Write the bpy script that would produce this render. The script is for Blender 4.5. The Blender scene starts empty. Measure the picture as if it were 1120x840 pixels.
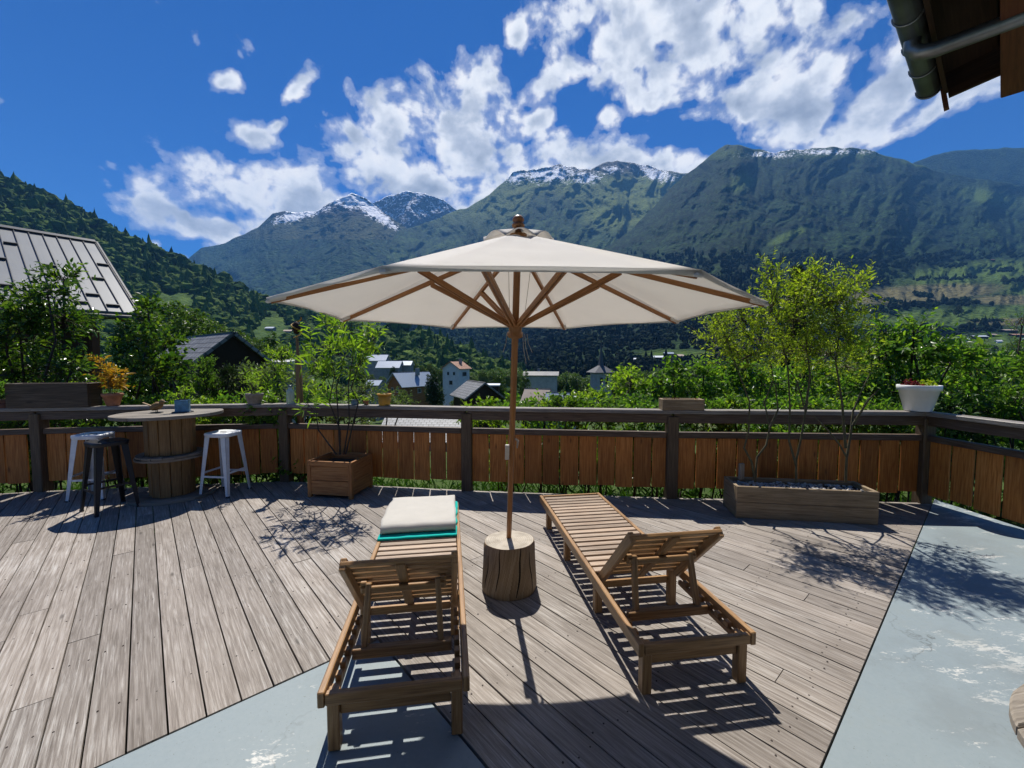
import bpy, math, random
import numpy as np
from mathutils import Vector, Matrix
from mathutils.bvhtree import BVHTree

random.seed(7)
R = math.radians
scene = bpy.context.scene
COL = scene.collection
CAMH, FPX = 1.6, 460.0
TH = math.atan(27 / 460)

# ------------------------------------------------------------------ survey helpers
def ray(u, v):
    a = (u - 560) / FPX; b = (v - 420) / FPX
    return np.array([a, math.cos(TH) - b * math.sin(TH), -math.sin(TH) - b * math.cos(TH)])
def G(u, v, h=0.0):
    d = ray(u, v); t = (h - CAMH) / d[2]
    return np.array([d[0] * t, d[1] * t, h])
def px(u, v, y):
    d = ray(u, v)
    return d * (y / d[1]) + np.array([0, 0, CAMH])

# ------------------------------------------------------------------ noise (numpy)
def _hash(i, j, k, seed):
    n = (i * 374761393 + j * 668265263 + k * 2147483647 + seed * 1274126177) & 0xFFFFFFFF
    n = ((n ^ (n >> 13)) * 1274126177) & 0xFFFFFFFF
    n = (n ^ (n >> 16)) & 0xFFFFFFFF
    return n / 4294967295.0
def vnoise(P, seed=0):
    P = np.asarray(P, float); i = np.floor(P).astype(np.int64); f = P - i
    w = f * f * (3 - 2 * f); out = 0
    for a in (0, 1):
        for b in (0, 1):
            for c in (0, 1):
                h = _hash(i[..., 0] + a, i[..., 1] + b, i[..., 2] + c, seed)
                out = out + h * (w[..., 0] if a else 1 - w[..., 0]) * (w[..., 1] if b else 1 - w[..., 1]) * (w[..., 2] if c else 1 - w[..., 2])
    return out * 2 - 1
def fbm(P, octv=5, seed=0, gain=.5, ridged=False):
    s = 0; a = 1; tot = 0; P = np.asarray(P, float)
    for o in range(octv):
        n = vnoise(P * 2 ** o + o * 17.3, seed + o)
        s = s + a * ((1 - 2 * np.abs(n)) if ridged else n); tot += a; a *= gain
    return s / tot

# ------------------------------------------------------------------ tags
def tag(o, label=None, cat=None, group=None, kind=None):
    if label: o['label'] = label
    if cat: o['category'] = cat
    if group: o['group'] = group
    if kind: o['kind'] = kind
    return o
def thing(name, label, cat, loc=(0, 0, 0), rz=0.0, group=None):
    o = bpy.data.objects.new(name, None); COL.objects.link(o)
    o.empty_display_size = .1
    o.location = [float(c) for c in loc]; o.rotation_euler = (0, 0, rz)
    return tag(o, label, cat, group)
def copy_tree(o, parent=None, label=None):
    c = o.copy(); COL.objects.link(c)
    if parent is not None: c.parent = parent
    for ch in list(o.children): copy_tree(ch, c)
    if label: c['label'] = label
    return c

# ------------------------------------------------------------------ mesh builder
class MB:
    def __init__(s): s.v = []; s.f = []; s.uv = []; s.sm = []
    def add(s, verts, faces, uvs=None, smooth=False):
        o = len(s.v); s.v += [tuple(map(float, p)) for p in verts]
        for k, f in enumerate(faces):
            s.f.append([o + i for i in f])
            s.uv.append(uvs[k] if uvs else [(0, 0)] * len(f)); s.sm.append(smooth)
    def obox(s, c, ax, ay, az, lx, ly, lz, taper=1.0):
        """box with axes; x is the grain axis"""
        c = np.array(c, float); ax, ay, az = [np.array(q, float) / np.linalg.norm(q) for q in (ax, ay, az)]
        P = []
        for i in (-1, 1):
            t = taper if i > 0 else 1
            for j in (-1, 1):
                for k in (-1, 1):
                    P.append(c + ax * i * lx / 2 + ay * j * ly / 2 * t + az * k * lz / 2 * t)
        F = [(0, 1, 3, 2), (4, 6, 7, 5), (0, 4, 5, 1), (2, 3, 7, 6), (0, 2, 6, 4), (1, 5, 7, 3)]
        ox, oy = random.random() * 40, random.random() * 40
        L = {0: -lx / 2, 1: lx / 2}
        U = []
        for fi, f in enumerate(F):
            q = []
            for i in f:
                a, b, d = (i >> 2) & 1, (i >> 1) & 1, i & 1
                x = (a - .5) * lx; y = (b - .5) * ly; z = (d - .5) * lz
                if fi < 2: q.append((ox + z * .15, oy + y))
                elif fi < 4: q.append((ox + x, oy + z + ly))
                else: q.append((ox + x, oy + y))
            U.append(q)
        s.add(P, F, U)
    def box(s, c, size, rz=0.0, grain='x'):
        ca, sa = math.cos(rz), math.sin(rz)
        X, Y, Z = (ca, sa, 0), (-sa, ca, 0), (0, 0, 1)
        if grain == 'x': s.obox(c, X, Y, Z, size[0], size[1], size[2])
        elif grain == 'y': s.obox(c, Y, X, Z, size[1], size[0], size[2])
        else: s.obox(c, Z, X, Y, size[2], size[0], size[1])
    def bar(s, p0, p1, w, h, up=(0, 0, 1), taper=1.0):
        p0 = np.array(p0, float); p1 = np.array(p1, float); d = p1 - p0; L = np.linalg.norm(d); d = d / L
        up = np.array(up, float)
        if abs(np.dot(up / np.linalg.norm(up), d)) > .98: up = np.array((1, 0, 0.)) if abs(d[0]) < .9 else np.array((0, 1., 0))
        side = np.cross(up, d); side /= np.linalg.norm(side); u2 = np.cross(d, side)
        s.obox((p0 + p1) / 2, d, side, u2, L, w, h, taper)
    def tube(s, pts, rad, n=6, caps=True, smooth=True):
        pts = [np.array(p, float) for p in pts]
        if not hasattr(rad, '__len__'): rad = [rad] * len(pts)
        o = []; Vv = []; prev = None; ln = 0; lens = [0]
        for i, p in enumerate(pts):
            d = (pts[min(i + 1, len(pts) - 1)] - pts[max(i - 1, 0)]); d = d / (np.linalg.norm(d) + 1e-9)
            if prev is None:
                a = np.array((0, 0, 1.)) if abs(d[2]) < .9 else np.array((1., 0, 0))
            else: a = prev
            x = a - d * np.dot(a, d); x /= np.linalg.norm(x); y = np.cross(d, x); prev = x
            for k in range(n):
                t = 2 * math.pi * k / n
                Vv.append(p + rad[i] * (math.cos(t) * x + math.sin(t) * y))
            if i: lens.append(lens[-1] + np.linalg.norm(p - pts[i - 1]))
        F = []; U = []; ro = random.random() * 20
        for i in range(len(pts) - 1):
            for k in range(n):
                k2 = (k + 1) % n
                F.append((i * n + k, i * n + k2, (i + 1) * n + k2, (i + 1) * n + k))
                c = 2 * math.pi * rad[i] / n
                U.append([(ro + lens[i], k * c), (ro + lens[i], (k + 1) * c), (ro + lens[i + 1], (k + 1) * c), (ro + lens[i + 1], k * c)])
        s.add(Vv, F, U, smooth)
        if caps:
            m = len(pts) - 1
            s.add(Vv[:n], [tuple(range(n))[::-1]]); s.add(Vv[m * n:], [tuple(range(n))])
    def lathe(s, prof, n=28, c=(0, 0, 0), sx=1.0, sy=1.0, rot=0.0, smooth=True, jit=0.0, seed=0):
        Vv = []; m = len(prof)
        for i, (r, z) in enumerate(prof):
            for k in range(n):
                t = 2 * math.pi * k / n
                rr = r * (1 + jit * vnoise(np.array([math.cos(t) * 1.6, math.sin(t) * 1.6, z * .6 + seed * 9.1])))
                x, y = rr * math.cos(t) * sx, rr * math.sin(t) * sy
                Vv.append((c[0] + x * math.cos(rot) - y * math.sin(rot), c[1] + x * math.sin(rot) + y * math.cos(rot), c[2] + z))
        F = []; U = []
        for i in range(m - 1):
            for k in range(n):
                k2 = (k + 1) % n
                F.append((i * n + k, i * n + k2, (i + 1) * n + k2, (i + 1) * n + k))
                w = 2 * math.pi * max(prof[i][0], prof[i + 1][0]) / n
                if abs(prof[i + 1][1] - prof[i][1]) < 1e-4:      # flat ring: planar mapping
                    U.append([(Vv[j][0], Vv[j][1]) for j in F[-1]])
                else:
                    U.append([(prof[i][1], k * w), (prof[i][1], (k + 1) * w), (prof[i + 1][1], (k + 1) * w), (prof[i + 1][1], k * w)])
        s.add(Vv, F, U, smooth)
        if prof[0][0] > 1e-4: s.add(Vv[:n], [tuple(range(n))[::-1]], [[(p[0], p[1]) for p in Vv[:n]][::-1]])
        if prof[-1][0] > 1e-4: s.add(Vv[(m - 1) * n:], [tuple(range(n))], [[(p[0], p[1]) for p in Vv[(m - 1) * n:]]])
    def build(s, name, m, parent=None, bevel=0.0, loc=None):
        me = bpy.data.meshes.new(name); me.from_pydata(s.v, [], s.f)
        ul = me.uv_layers.new(name='UVMap')
        flat = np.array([c for f in s.uv for q in f for c in q], dtype=np.float32)
        ul.data.foreach_set('uv', flat)
        me.polygons.foreach_set('use_smooth', np.array(s.sm, dtype=bool))
        me.materials.append(m); me.update()
        o = bpy.data.objects.new(name, me); COL.objects.link(o)
        if parent is not None: o.parent = parent
        if loc is not None: o.location = [float(c) for c in loc]
        if bevel > 0:
            b = o.modifiers.new('bevel', 'BEVEL'); b.width = bevel; b.segments = 1; b.limit_method = 'ANGLE'; b.angle_limit = R(50)
        return o

def npmesh(name, V, F, m, parent=None, smooth=True):
    """numpy arrays -> object; F is (n,3) or (n,4)"""
    me = bpy.data.meshes.new(name); V = np.asarray(V, np.float32); F = np.asarray(F, np.int32)
    k = F.shape[1]
    me.vertices.add(len(V)); me.vertices.foreach_set('co', V.ravel())
    me.loops.add(F.size); me.loops.foreach_set('vertex_index', F.ravel())
    me.polygons.add(len(F)); me.polygons.foreach_set('loop_start', np.arange(0, F.size, k, dtype=np.int32))
    me.polygons.foreach_set('use_smooth', np.full(len(F), smooth, dtype=bool))
    me.materials.append(m); me.update(calc_edges=True); me.validate()
    o = bpy.data.objects.new(name, me); COL.objects.link(o)
    if parent is not None: o.parent = parent
    return o

# ------------------------------------------------------------------ materials
class NT:
    def __init__(s, name):
        s.m = bpy.data.materials.new(name); s.m.use_nodes = True; s.t = s.m.node_tree
        s.t.nodes.clear(); s.out = s.n('ShaderNodeOutputMaterial')
    def n(s, typ, **kw):
        q = s.t.nodes.new(typ)
        for k, v in kw.items(): setattr(q, k, v)
        return q
    def l(s, a, b): s.t.links.new(a, b)
    def put(s, sock, val):
        if hasattr(val, 'is_output') or isinstance(val, bpy.types.NodeSocket): s.l(val, sock)
        else: sock.default_value = val
    def math(s, op, a, b=0.0, clamp=False):
        q = s.n('ShaderNodeMath', operation=op, use_clamp=clamp); s.put(q.inputs[0], a); s.put(q.inputs[1], b); return q.outputs[0]
    def mix(s, f, a, b, mode='MIX'):
        q = s.n('ShaderNodeMix', data_type='RGBA', blend_type=mode); s.put(q.inputs[0], f)
        s.put(q.inputs[6], a if not isinstance(a, tuple) else (*a[:3], 1)); s.put(q.inputs[7], b if not isinstance(b, tuple) else (*b[:3], 1)); return q.outputs[2]
    def ramp(s, f, stops, interp='LINEAR'):
        q = s.n('ShaderNodeValToRGB'); e = q.color_ramp.elements; q.color_ramp.interpolation = interp
        while len(e) < len(stops): e.new(.5)
        for i, (p, c) in enumerate(stops):
            e[i].position = p; c = c if hasattr(c, '__len__') else (c, c, c); e[i].color = (*c[:3], 1)
        s.put(q.inputs[0], f); return q.outputs[0]
    def noise(s, vec, scale, detail=4, rough=.55, dist=0.0, out=0):
        q = s.n('ShaderNodeTexNoise'); s.put(q.inputs['Vector'], vec); q.inputs['Scale'].default_value = scale
        q.inputs['Detail'].default_value = detail; q.inputs['Roughness'].default_value = rough; q.inputs['Distortion'].default_value = dist
        return q.outputs[out]
    def mapv(s, vec, scale=(1, 1, 1), loc=(0, 0, 0), rot=(0, 0, 0)):
        q = s.n('ShaderNodeMapping'); s.put(q.inputs[0], vec); q.inputs[1].default_value = loc; q.inputs[2].default_value = rot; q.inputs[3].default_value = scale
        return q.outputs[0]
    def uv(s): return s.n('ShaderNodeTexCoord').outputs['UV']
    def obj(s): return s.n('ShaderNodeTexCoord').outputs['Object']
    def pos(s): return s.n('ShaderNodeNewGeometry').outputs['Position']
    def rnd(s): return s.n('ShaderNodeNewGeometry').outputs['Random Per Island']
    def bump(s, h, strength=.3, dist=.01):
        q = s.n('ShaderNodeBump'); q.inputs['Strength'].default_value = strength; q.inputs['Distance'].default_value = dist
        s.put(q.inputs['Height'], h); return q.outputs[0]
    def bsdf(s, col, rough=.7, normal=None, metal=0.0, spec=.5, **kw):
        q = s.n('ShaderNodeBsdfPrincipled')
        s.put(q.inputs['Base Color'], col if not isinstance(col, tuple) else (*col[:3], 1)); s.put(q.inputs['Roughness'], rough)
        q.inputs['Metallic'].default_value = metal; q.inputs['Specular IOR Level'].default_value = spec
        if normal is not None: s.l(normal, q.inputs['Normal'])
        for k, v in kw.items(): s.put(q.inputs[k], v)
        return q.outputs[0]
    def done(s, sh): s.l(sh, s.out.inputs['Surface']); return s.m

def wood(name, c1, c2, c3=None, rough=.65, grain=9.0, bumps=.35, var=.35, knots=True, spec=.35, stain=0.0):
    t = NT(name); uv = t.uv()
    g = t.noise(t.mapv(uv, (1.2, grain * 4, 1)), 3.0, 6, .6, .6)
    fine = t.noise(t.mapv(uv, (3, 90, 1)), 4.0, 4, .6)
    big = t.noise(t.mapv(uv, (.7, 3.0, 1)), 1.6, 3, .5)
    col = t.ramp(g, [(.3, c1), (.52, c2), (.72, c3 or c2)])
    col = t.mix(t.math('MULTIPLY', fine, .45), col, tuple(x * .5 for x in c1))
    r = t.rnd()
    v = t.math('ADD', t.math('MULTIPLY', r, var), 1 - var * .55)
    v = t.math('MULTIPLY', v, t.math('ADD', t.math('MULTIPLY', big, .5), .75))
    q = t.n('ShaderNodeVectorMath', operation='SCALE'); t.l(col, q.inputs[0]); t.l(v, q.inputs['Scale']); col = q.outputs[0]
    if knots:
        vo = t.n('ShaderNodeTexVoronoi'); t.l(t.mapv(uv, (2.2, 7.5, 1)), vo.inputs['Vector']); vo.inputs['Scale'].default_value = 1.0
        k = t.ramp(vo.outputs['Distance'], [(.04, 1.0), (.11, 0.0)])
        col = t.mix(t.math('MULTIPLY', k, .75), col, tuple(x * .3 for x in c1))
    if stain > 0:
        sn = t.noise(t.pos(), 1.3, 5, .65)
        col = t.mix(t.math('MULTIPLY', t.ramp(sn, [(.5, 0.0), (.72, 1.0)]), stain), col, tuple(x * .35 for x in c1))
    nb = t.bump(t.math('ADD', g, t.math('MULTIPLY', fine, .6)), bumps, .004)
    return t.done(t.bsdf(col, rough, nb, spec=spec))

def plain(name, col, rough=.6, metal=0.0, var=.12, scale=8.0, bumps=.1, spec=.5):
    t = NT(name); n = t.noise(t.obj(), scale, 5, .6)
    c = t.mix(t.ramp(n, [(.3, 0.0), (.7, 1.0)]), tuple(x * (1 - var * 1.6) for x in col), tuple(min(1, x * (1 + var)) for x in col))
    return t.done(t.bsdf(c, rough, t.bump(n, bumps, .004), metal, spec))

def leafmat(name, cols, trans=.5, rough=.45, tcol=None):
    t = NT(name); r = t.rnd()
    n = len(cols); col = t.ramp(r, [(i / max(1, n - 1), c) for i, c in enumerate(cols)])
    d = t.bsdf(col, rough, spec=.35)
    tr = t.n('ShaderNodeBsdfTranslucent')
    tc = t.mix(1.0, col, tcol or (1.5, 1.7, .55), 'MULTIPLY'); t.l(tc, tr.inputs[0])
    mx = t.n('ShaderNodeMixShader'); mx.inputs[0].default_value = trans; t.l(d, mx.inputs[1]); t.l(tr.outputs[0], mx.inputs[2])
    return t.done(mx.outputs[0])

# ------------------------------------------------------------------ leaves
rng = np.random.default_rng(11)
def norm(a): return a / (np.linalg.norm(a, axis=-1, keepdims=True) + 1e-9)
def leaf_arrays(P, D, N, L, W, fold=.18, droop=.12):
    n = len(P); D = norm(D); S = norm(np.cross(D, N)); N = norm(np.cross(S, D)); L = L[:, None]; W = W[:, None]
    down = np.array([0, 0, -1.0])
    b = P; l1 = P + D * L * .28 + S * W * .42 + N * W * fold; l2 = P + D * L * .68 + S * W * .38 + N * W * fold + down * L * droop * .4
    r1 = P + D * L * .28 - S * W * .42 + N * W * fold; r2 = P + D * L * .68 - S * W * .38 + N * W * fold + down * L * droop * .4
    tip = P + D * L + down * L * droop
    V = np.stack([b, r1, r2, tip, l2, l1], 1).reshape(-1, 3)
    o = (np.arange(n) * 6)[:, None]
    F = np.concatenate([o + np.array([0, 1, 2, 3]), o + np.array([0, 3, 4, 5])], 1).reshape(-1, 4)
    return V, F
def twig_leaves(starts, dirs, lens, per, ll, lw, spread=.8, up=.5, fan=None):
    """leaves along straight twigs"""
    n = len(starts); k = np.tile((np.arange(per) + .6) / per, n); S = np.repeat(starts, per, 0); D = np.repeat(dirs, per, 0); LN = np.repeat(lens, per)
    k = np.clip(k + rng.normal(0, .04, len(k)), .02, 1)
    P = S + D * (LN * k)[:, None] + np.array([0, 0, -1.]) * (LN * k * k * .18)[:, None]
    rad = rng.normal(0, 1, P.shape); rad = norm(rad - D * (rad * D).sum(1, keepdims=True))
    LD = norm(D * .55 + rad * spread + np.array([0, 0, .12]))
    NN = norm(rng.normal(0, .55, P.shape) + np.array([0, 0, up]))
    sz = rng.uniform(.45, 1.25, len(P)) * (1.08 - .4 * k) * np.repeat(rng.uniform(.8, 1.15, n), per)
    return leaf_arrays(P, LD, NN, ll * sz, lw * sz)

def stem_path(a, b, wob=.08, n=6, sag=0.0):
    a = np.array(a, float); b = np.array(b, float); L = np.linalg.norm(b - a); pts = []
    ph = rng.uniform(0, 6, 3)
    for i in range(n):
        t = i / (n - 1); w = math.sin(math.pi * t) * wob * L
        pts.append(a + (b - a) * t + np.array([math.sin(ph[0] + 4 * t) * w, math.sin(ph[1] + 4 * t) * w, math.sin(math.pi * t) * sag * L]))
    return pts

def shrub(name, label, cat, base, lobes, ll, lw, lm, sm, per=9, tl=.28, tn=1.0, stem_r=.018, group=None, upd=.55, spread=.8, split=None, twigs_drawn=.35, wob=.06):
    """lobes: (center, (rx,ry,rz), number of twigs)"""
    root = thing(name, label, cat, base, 0, group); base = np.array(base, float)
    mb = MB(); VS = []; FS = []; off = 0
    for (c, rr, nt) in lobes:
        c = np.array(c, float) - base; rr = np.array(rr, float); nt = int(nt * tn)
        st = np.array([rng.normal(0, .05), rng.normal(0, .05), 0.])
        low = c - np.array([0, 0, rr[2] * .3])
        path = stem_path(st, low, wob); path2 = stem_path(low, c + np.array([0, 0, rr[2] * .7]), wob)
        mb.tube(path, np.linspace(stem_r, stem_r * .65, len(path)), 5); mb.tube(path2, np.linspace(stem_r * .65, stem_r * .15, len(path2)), 4)
        q = norm(rng.normal(0, 1, (nt, 3))); rad = rng.uniform(.15, 1, nt) ** .45
        lump = 1 + .3 * vnoise(q * 2.2 + c * 3.1, 5)
        S = c + q * rr * (rad * lump)[:, None] * .82
        D = norm(q * np.array([1, 1, .8]) + np.array([0, 0, upd]) + rng.normal(0, .35, (nt, 3)))
        LN = rng.uniform(.6, 1.3, nt) * tl
        V, F = twig_leaves(S, D, LN, per, ll, lw, spread)
        VS.append(V); FS.append(F + off); off += len(V)
        axis = np.array(path2)
        for i in range(nt):
            e = S[i] + D[i] * LN[i] * .9 + np.array([0, 0, -LN[i] * .14])
            if rng.random() < twigs_drawn:
                k = axis[min(len(axis) - 1, int(rng.integers(0, len(axis))))]
                mb.tube([k, (k + S[i]) / 2 + rng.normal(0, .02, 3), S[i]], [stem_r * .3, stem_r * .22, stem_r * .15], 3, False)
            mb.tube([S[i], e], [stem_r * .14 + .0012, .001], 3, False)
    mb.build('stem', sm, root)
    fo = npmesh('foliage', np.concatenate(VS), np.concatenate(FS), lm, root, False)
    return root

# ------------------------------------------------------------------ crown blobs for woods and distant trees
def ico(sub):
    import bmesh
    bm = bmesh.new(); bmesh.ops.create_icosphere(bm, subdivisions=sub, radius=1.0)
    V = np.array([v.co[:] for v in bm.verts]); F = np.array([[v.index for v in f.verts] for f in bm.faces]); bm.free(); return V, F
ICO2 = ico(2); ICO1 = ico(1); ICO3 = ico(3)
def crowns(P, rad, hgt, kind=ICO2, jit=.3, seed=1, conif=None):
    """a crown blob at every point; conif marks the conical ones"""
    V0, F0 = kind; n = len(P); k = len(V0)
    V = np.repeat(V0[None], n, 0)
    ph = rng.uniform(0, 50, (n, 1, 3))
    d = 1 + jit * vnoise(V * 2.1 + ph, seed) + jit * .6 * vnoise(V * 4.7 + ph, seed + 3)
    V = V * d[..., None]
    if conif is not None:
        t = (V[..., 2] + 1) / 2; w = np.where(conif[:, None], np.clip(1.15 - t, .05, 1) * 1.0, 1.0)
        V[..., 0] *= w; V[..., 1] *= w
    a = rng.uniform(0, 6.28, n); c, s = np.cos(a)[:, None], np.sin(a)[:, None]
    X = V[..., 0] * c - V[..., 1] * s; Y = V[..., 0] * s + V[..., 1] * c
    V = np.stack([X * rad[:, None], Y * rad[:, None], V[..., 2] * hgt[:, None] / 2 + hgt[:, None] * .5], -1) + P[:, None, :]
    F = (F0[None] + (np.arange(n) * k)[:, None, None]).reshape(-1, 3)
    return V.reshape(-1, 3), F

# ================================================================== render, camera, sun, sky
SUN_AZ, SUN_EL = R(-9), R(58)
scene.render.engine = 'CYCLES'
scene.cycles.use_denoising = True
scene.cycles.max_bounces = 6; scene.cycles.diffuse_bounces = 3; scene.cycles.glossy_bounces = 2; scene.cycles.transmission_bounces = 4; scene.cycles.use_adaptive_sampling = True; scene.cycles.adaptive_threshold = .02; scene.cycles.transparent_max_bounces = 8; scene.cycles.volume_bounces = 0
scene.cycles.caustics_reflective = False; scene.cycles.caustics_refractive = False
scene.cycles.sample_clamp_indirect = 6
vs = scene.view_settings; vs.view_transform = 'Standard'; vs.look = 'None'; vs.exposure = 0.65; vs.gamma = 1.0
scene.view_settings.use_curve_mapping = False

cd = bpy.data.cameras.new('camera'); cam = bpy.data.objects.new('camera', cd); COL.objects.link(cam)
cd.sensor_width = 36; cd.sensor_fit = 'HORIZONTAL'; cd.lens = 36 * FPX / 1120; cd.clip_start = .05; cd.clip_end = 40000
cam.location = (0, 0, CAMH); cam.rotation_euler = (R(90) - TH, 0, 0); scene.camera = cam

sl = bpy.data.lights.new('sun', 'SUN'); sl.energy = 4.8; sl.angle = R(.5); sl.color = (1, .95, .87)
so = bpy.data.objects.new('sun', sl); COL.objects.link(so)
sdir = Vector((math.cos(SUN_EL) * math.sin(SUN_AZ), math.cos(SUN_EL) * math.cos(SUN_AZ), math.sin(SUN_EL)))
so.rotation_euler = (-sdir).to_track_quat('-Z', 'Y').to_euler(); so.location = (0, 0, 30)

def build_world():
    w = bpy.data.worlds.new('World'); scene.world = w; w.use_nodes = True
    t = NT.__new__(NT); t.t = w.node_tree; t.t.nodes.clear(); t.out = t.n('ShaderNodeOutputWorld')
    sky = t.n('ShaderNodeTexSky'); sky.sky_type = 'NISHITA'; sky.sun_disc = False
    sky.sun_elevation = SUN_EL; sky.sun_rotation = SUN_AZ; sky.altitude = 1400; sky.air_density = 1.0; sky.dust_density = .15; sky.ozone_density = 2.5
    skyc = t.mix(1.0, sky.outputs[0], (.105, .50, 1.06), 'MULTIPLY')
    bg = t.n('ShaderNodeBackground'); t.l(skyc, bg.inputs[0]); bg.inputs[1].default_value = .058
    co = t.n('ShaderNodeTexCoord').outputs['Generated']
    sep = t.n('ShaderNodeSeparateXYZ'); t.l(co, sep.inputs[0])
    az = t.math('ARCTAN2', sep.outputs[0], sep.outputs[1]); el = t.math('ARCSINE', sep.outputs[2])
    cmb = t.n('ShaderNodeCombineXYZ'); t.l(az, cmb.inputs[0]); t.l(el, cmb.inputs[1]); p = cmb.outputs[0]
    # large cloud masses: each is a soft ellipse at a compass direction and height
    B = [(500, 152, 76, 62, 0, 1), (425, 140, 62, 30, 0, 1), (375, 143, 42, 22, 0, .9), (475, 205, 130, 50, 0, 1), (548, 158, 52, 56, 0, 1), (512, 100, 36, 36, 0, .95),
         (185, 228, 70, 34, 0, 1), (262, 212, 90, 40, 8, 1), (345, 212, 100, 42, 0, 1), (250, 250, 110, 26, 0, 1), (370, 248, 110, 40, 0, 1), (430, 185, 70, 50, 0, 1),
         (272, 149, 36, 22, 8, .9), (243, 94, 26, 13, 25, .72), (322, 100, 34, 13, 50, .72), (304, 136, 26, 10, 40, .6),
         (640, 174, 66, 27, 0, 1), (596, 196, 70, 40, 0, 1), (705, 180, 58, 24, 0, .95), (662, 128, 26, 15, 0, .85), (766, 180, 44, 20, 0, .95), (590, 130, 30, 14, 20, .7),
         (690, 34, 115, 54, 0, 1), (760, 40, 70, 60, 0, 1), (640, 20, 60, 34, 10, 1), (618, 76, 50, 26, 20, .9), (722, 84, 66, 34, -5, .95), (712, 108, 22, 22, 30, .7), (815, 14, 100, 44, 0, 1), (795, 66, 80, 42, 0, 1), (840, 95, 60, 40, 30, 1),
         (882, 122, 92, 46, 25, 1), (955, 120, 110, 46, 18, 1), (855, 146, 70, 28, 0, 1), (1045, 108, 76, 24, 14, 1), (900, 90, 70, 50, 20, 1), (1010, 85, 60, 40, 15, 1), (925, 28, 52, 28, 20, .8), (980, 70, 70, 40, 20, .95),
         (566, 42, 15, 20, 0, .7), (170, 269, 16, 9, 0, .9), (196, 281, 14, 7, 0, .9)]
    acc = None
    for (u, v, ru, rv, rot, wgt) in B:
        d = ray(u, v); d = d / np.linalg.norm(d)
        a0, e0 = math.atan2(d[0], d[1]), math.asin(d[2])
        k = math.cos(math.atan2(abs(u - 560), 460))
        m = t.n('ShaderNodeMapping', vector_type='TEXTURE'); t.l(p, m.inputs[0])
        m.inputs[1].default_value = (a0, e0, 0); m.inputs[2].default_value = (0, 0, R(rot)); m.inputs[3].default_value = (ru * (.6 + .6 * wgt) * 1.3 / 460 * k * k, rv * (.6 + .6 * wgt) * 1.3 / 460 * k, 1)
        g = t.n('ShaderNodeTexGradient', gradient_type='SPHERICAL'); t.l(m.outputs[0], g.inputs[0])
        q = g.outputs[1]
        if acc is None: acc = q
        else:
            acc = t.math('SMOOTH_MAX', acc, q); acc.node.inputs[2].default_value = .1
    # a few clouds in the rest of the sky
    gen = t.noise(p, 2.2, 3, .5)
    behind = t.math('LESS_THAN', sep.outputs[1], .15)
    acc = t.math('MAXIMUM', acc, t.math('MULTIPLY', behind, t.math('MULTIPLY', t.math('SUBTRACT', gen, .45), 3.0)))
    vor = t.n('ShaderNodeTexVoronoi', feature='F1'); t.l(t.mapv(p, (1, 1.2, 1)), vor.inputs['Vector']); vor.inputs['Scale'].default_value = 17
    vor.inputs['Detail'].default_value = 1.6; vor.inputs['Roughness'].default_value = .6
    puff = t.math('SUBTRACT', .5, vor.outputs['Distance'])
    n1 = t.noise(t.mapv(p, (1, 1.25, 1)), 9.5, 8, .57, .2)
    lo1 = t.noise(t.mapv(p, (1, 1.3, 1), (3, 0, 0)), 9.0, 4, .5); lo2 = t.noise(t.mapv(p, (1, 1.3, 1), (3, .055, 0)), 9.0, 4, .5)
    dens = t.math('ADD', t.math('MULTIPLY', acc, 1.55), t.math('MULTIPLY', t.math('SUBTRACT', n1, .5), 3.0))
    dens = t.math('ADD', dens, t.math('MULTIPLY', puff, .62))
    dens = t.math('SUBTRACT', dens, .35)
    al = t.ramp(dens, [(.0, 0.0), (.18, .22), (.58, 1.0)], 'EASE')
    alv = t.n('ShaderNodeRGBToBW'); t.l(al, alv.inputs[0])
    emb = t.math('ADD', t.math('MULTIPLY', t.math('SUBTRACT', lo1, lo2), 1.5), t.math('MULTIPLY', t.math('SUBTRACT', puff, .15), .30))
    thick = t.ramp(dens, [(.40, 0.0), (1.4, 1.0)])
    tb = t.n('ShaderNodeRGBToBW'); t.l(thick, tb.inputs[0])
    lum = t.math('ADD', t.math('SUBTRACT', .90, t.math('MULTIPLY', tb.outputs[0], .36)), emb, True)
    cc = t.ramp(lum, [(.10, (.34, .39, .48)), (.42, (.56, .61, .70)), (.68, (.88, .91, .95)), (.88, (1, 1, 1))])
    bc = t.n('ShaderNodeBackground'); t.l(cc, bc.inputs[0]); bc.inputs[1].default_value = .70
    mx = t.n('ShaderNodeMixShader'); t.l(alv.outputs[0], mx.inputs[0]); t.l(bg.outputs[0], mx.inputs[1]); t.l(bc.outputs[0], mx.inputs[2])
    t.l(mx.outputs[0], t.out.inputs[0])
    w.cycles.sampling_method = 'MANUAL'; w.cycles.sample_map_resolution = 512
build_world()

# ================================================================== ground and mountains
def ground_z(x, y):
    return np.interp(y, [-30, 3, 6, 9, 15, 30, 60, 100, 200, 400, 1200], [-.4, -.4, -.5, -.9, -2.6, -5.2, -9.5, -14, -22, -26, -26]) + 0 * x

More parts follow.
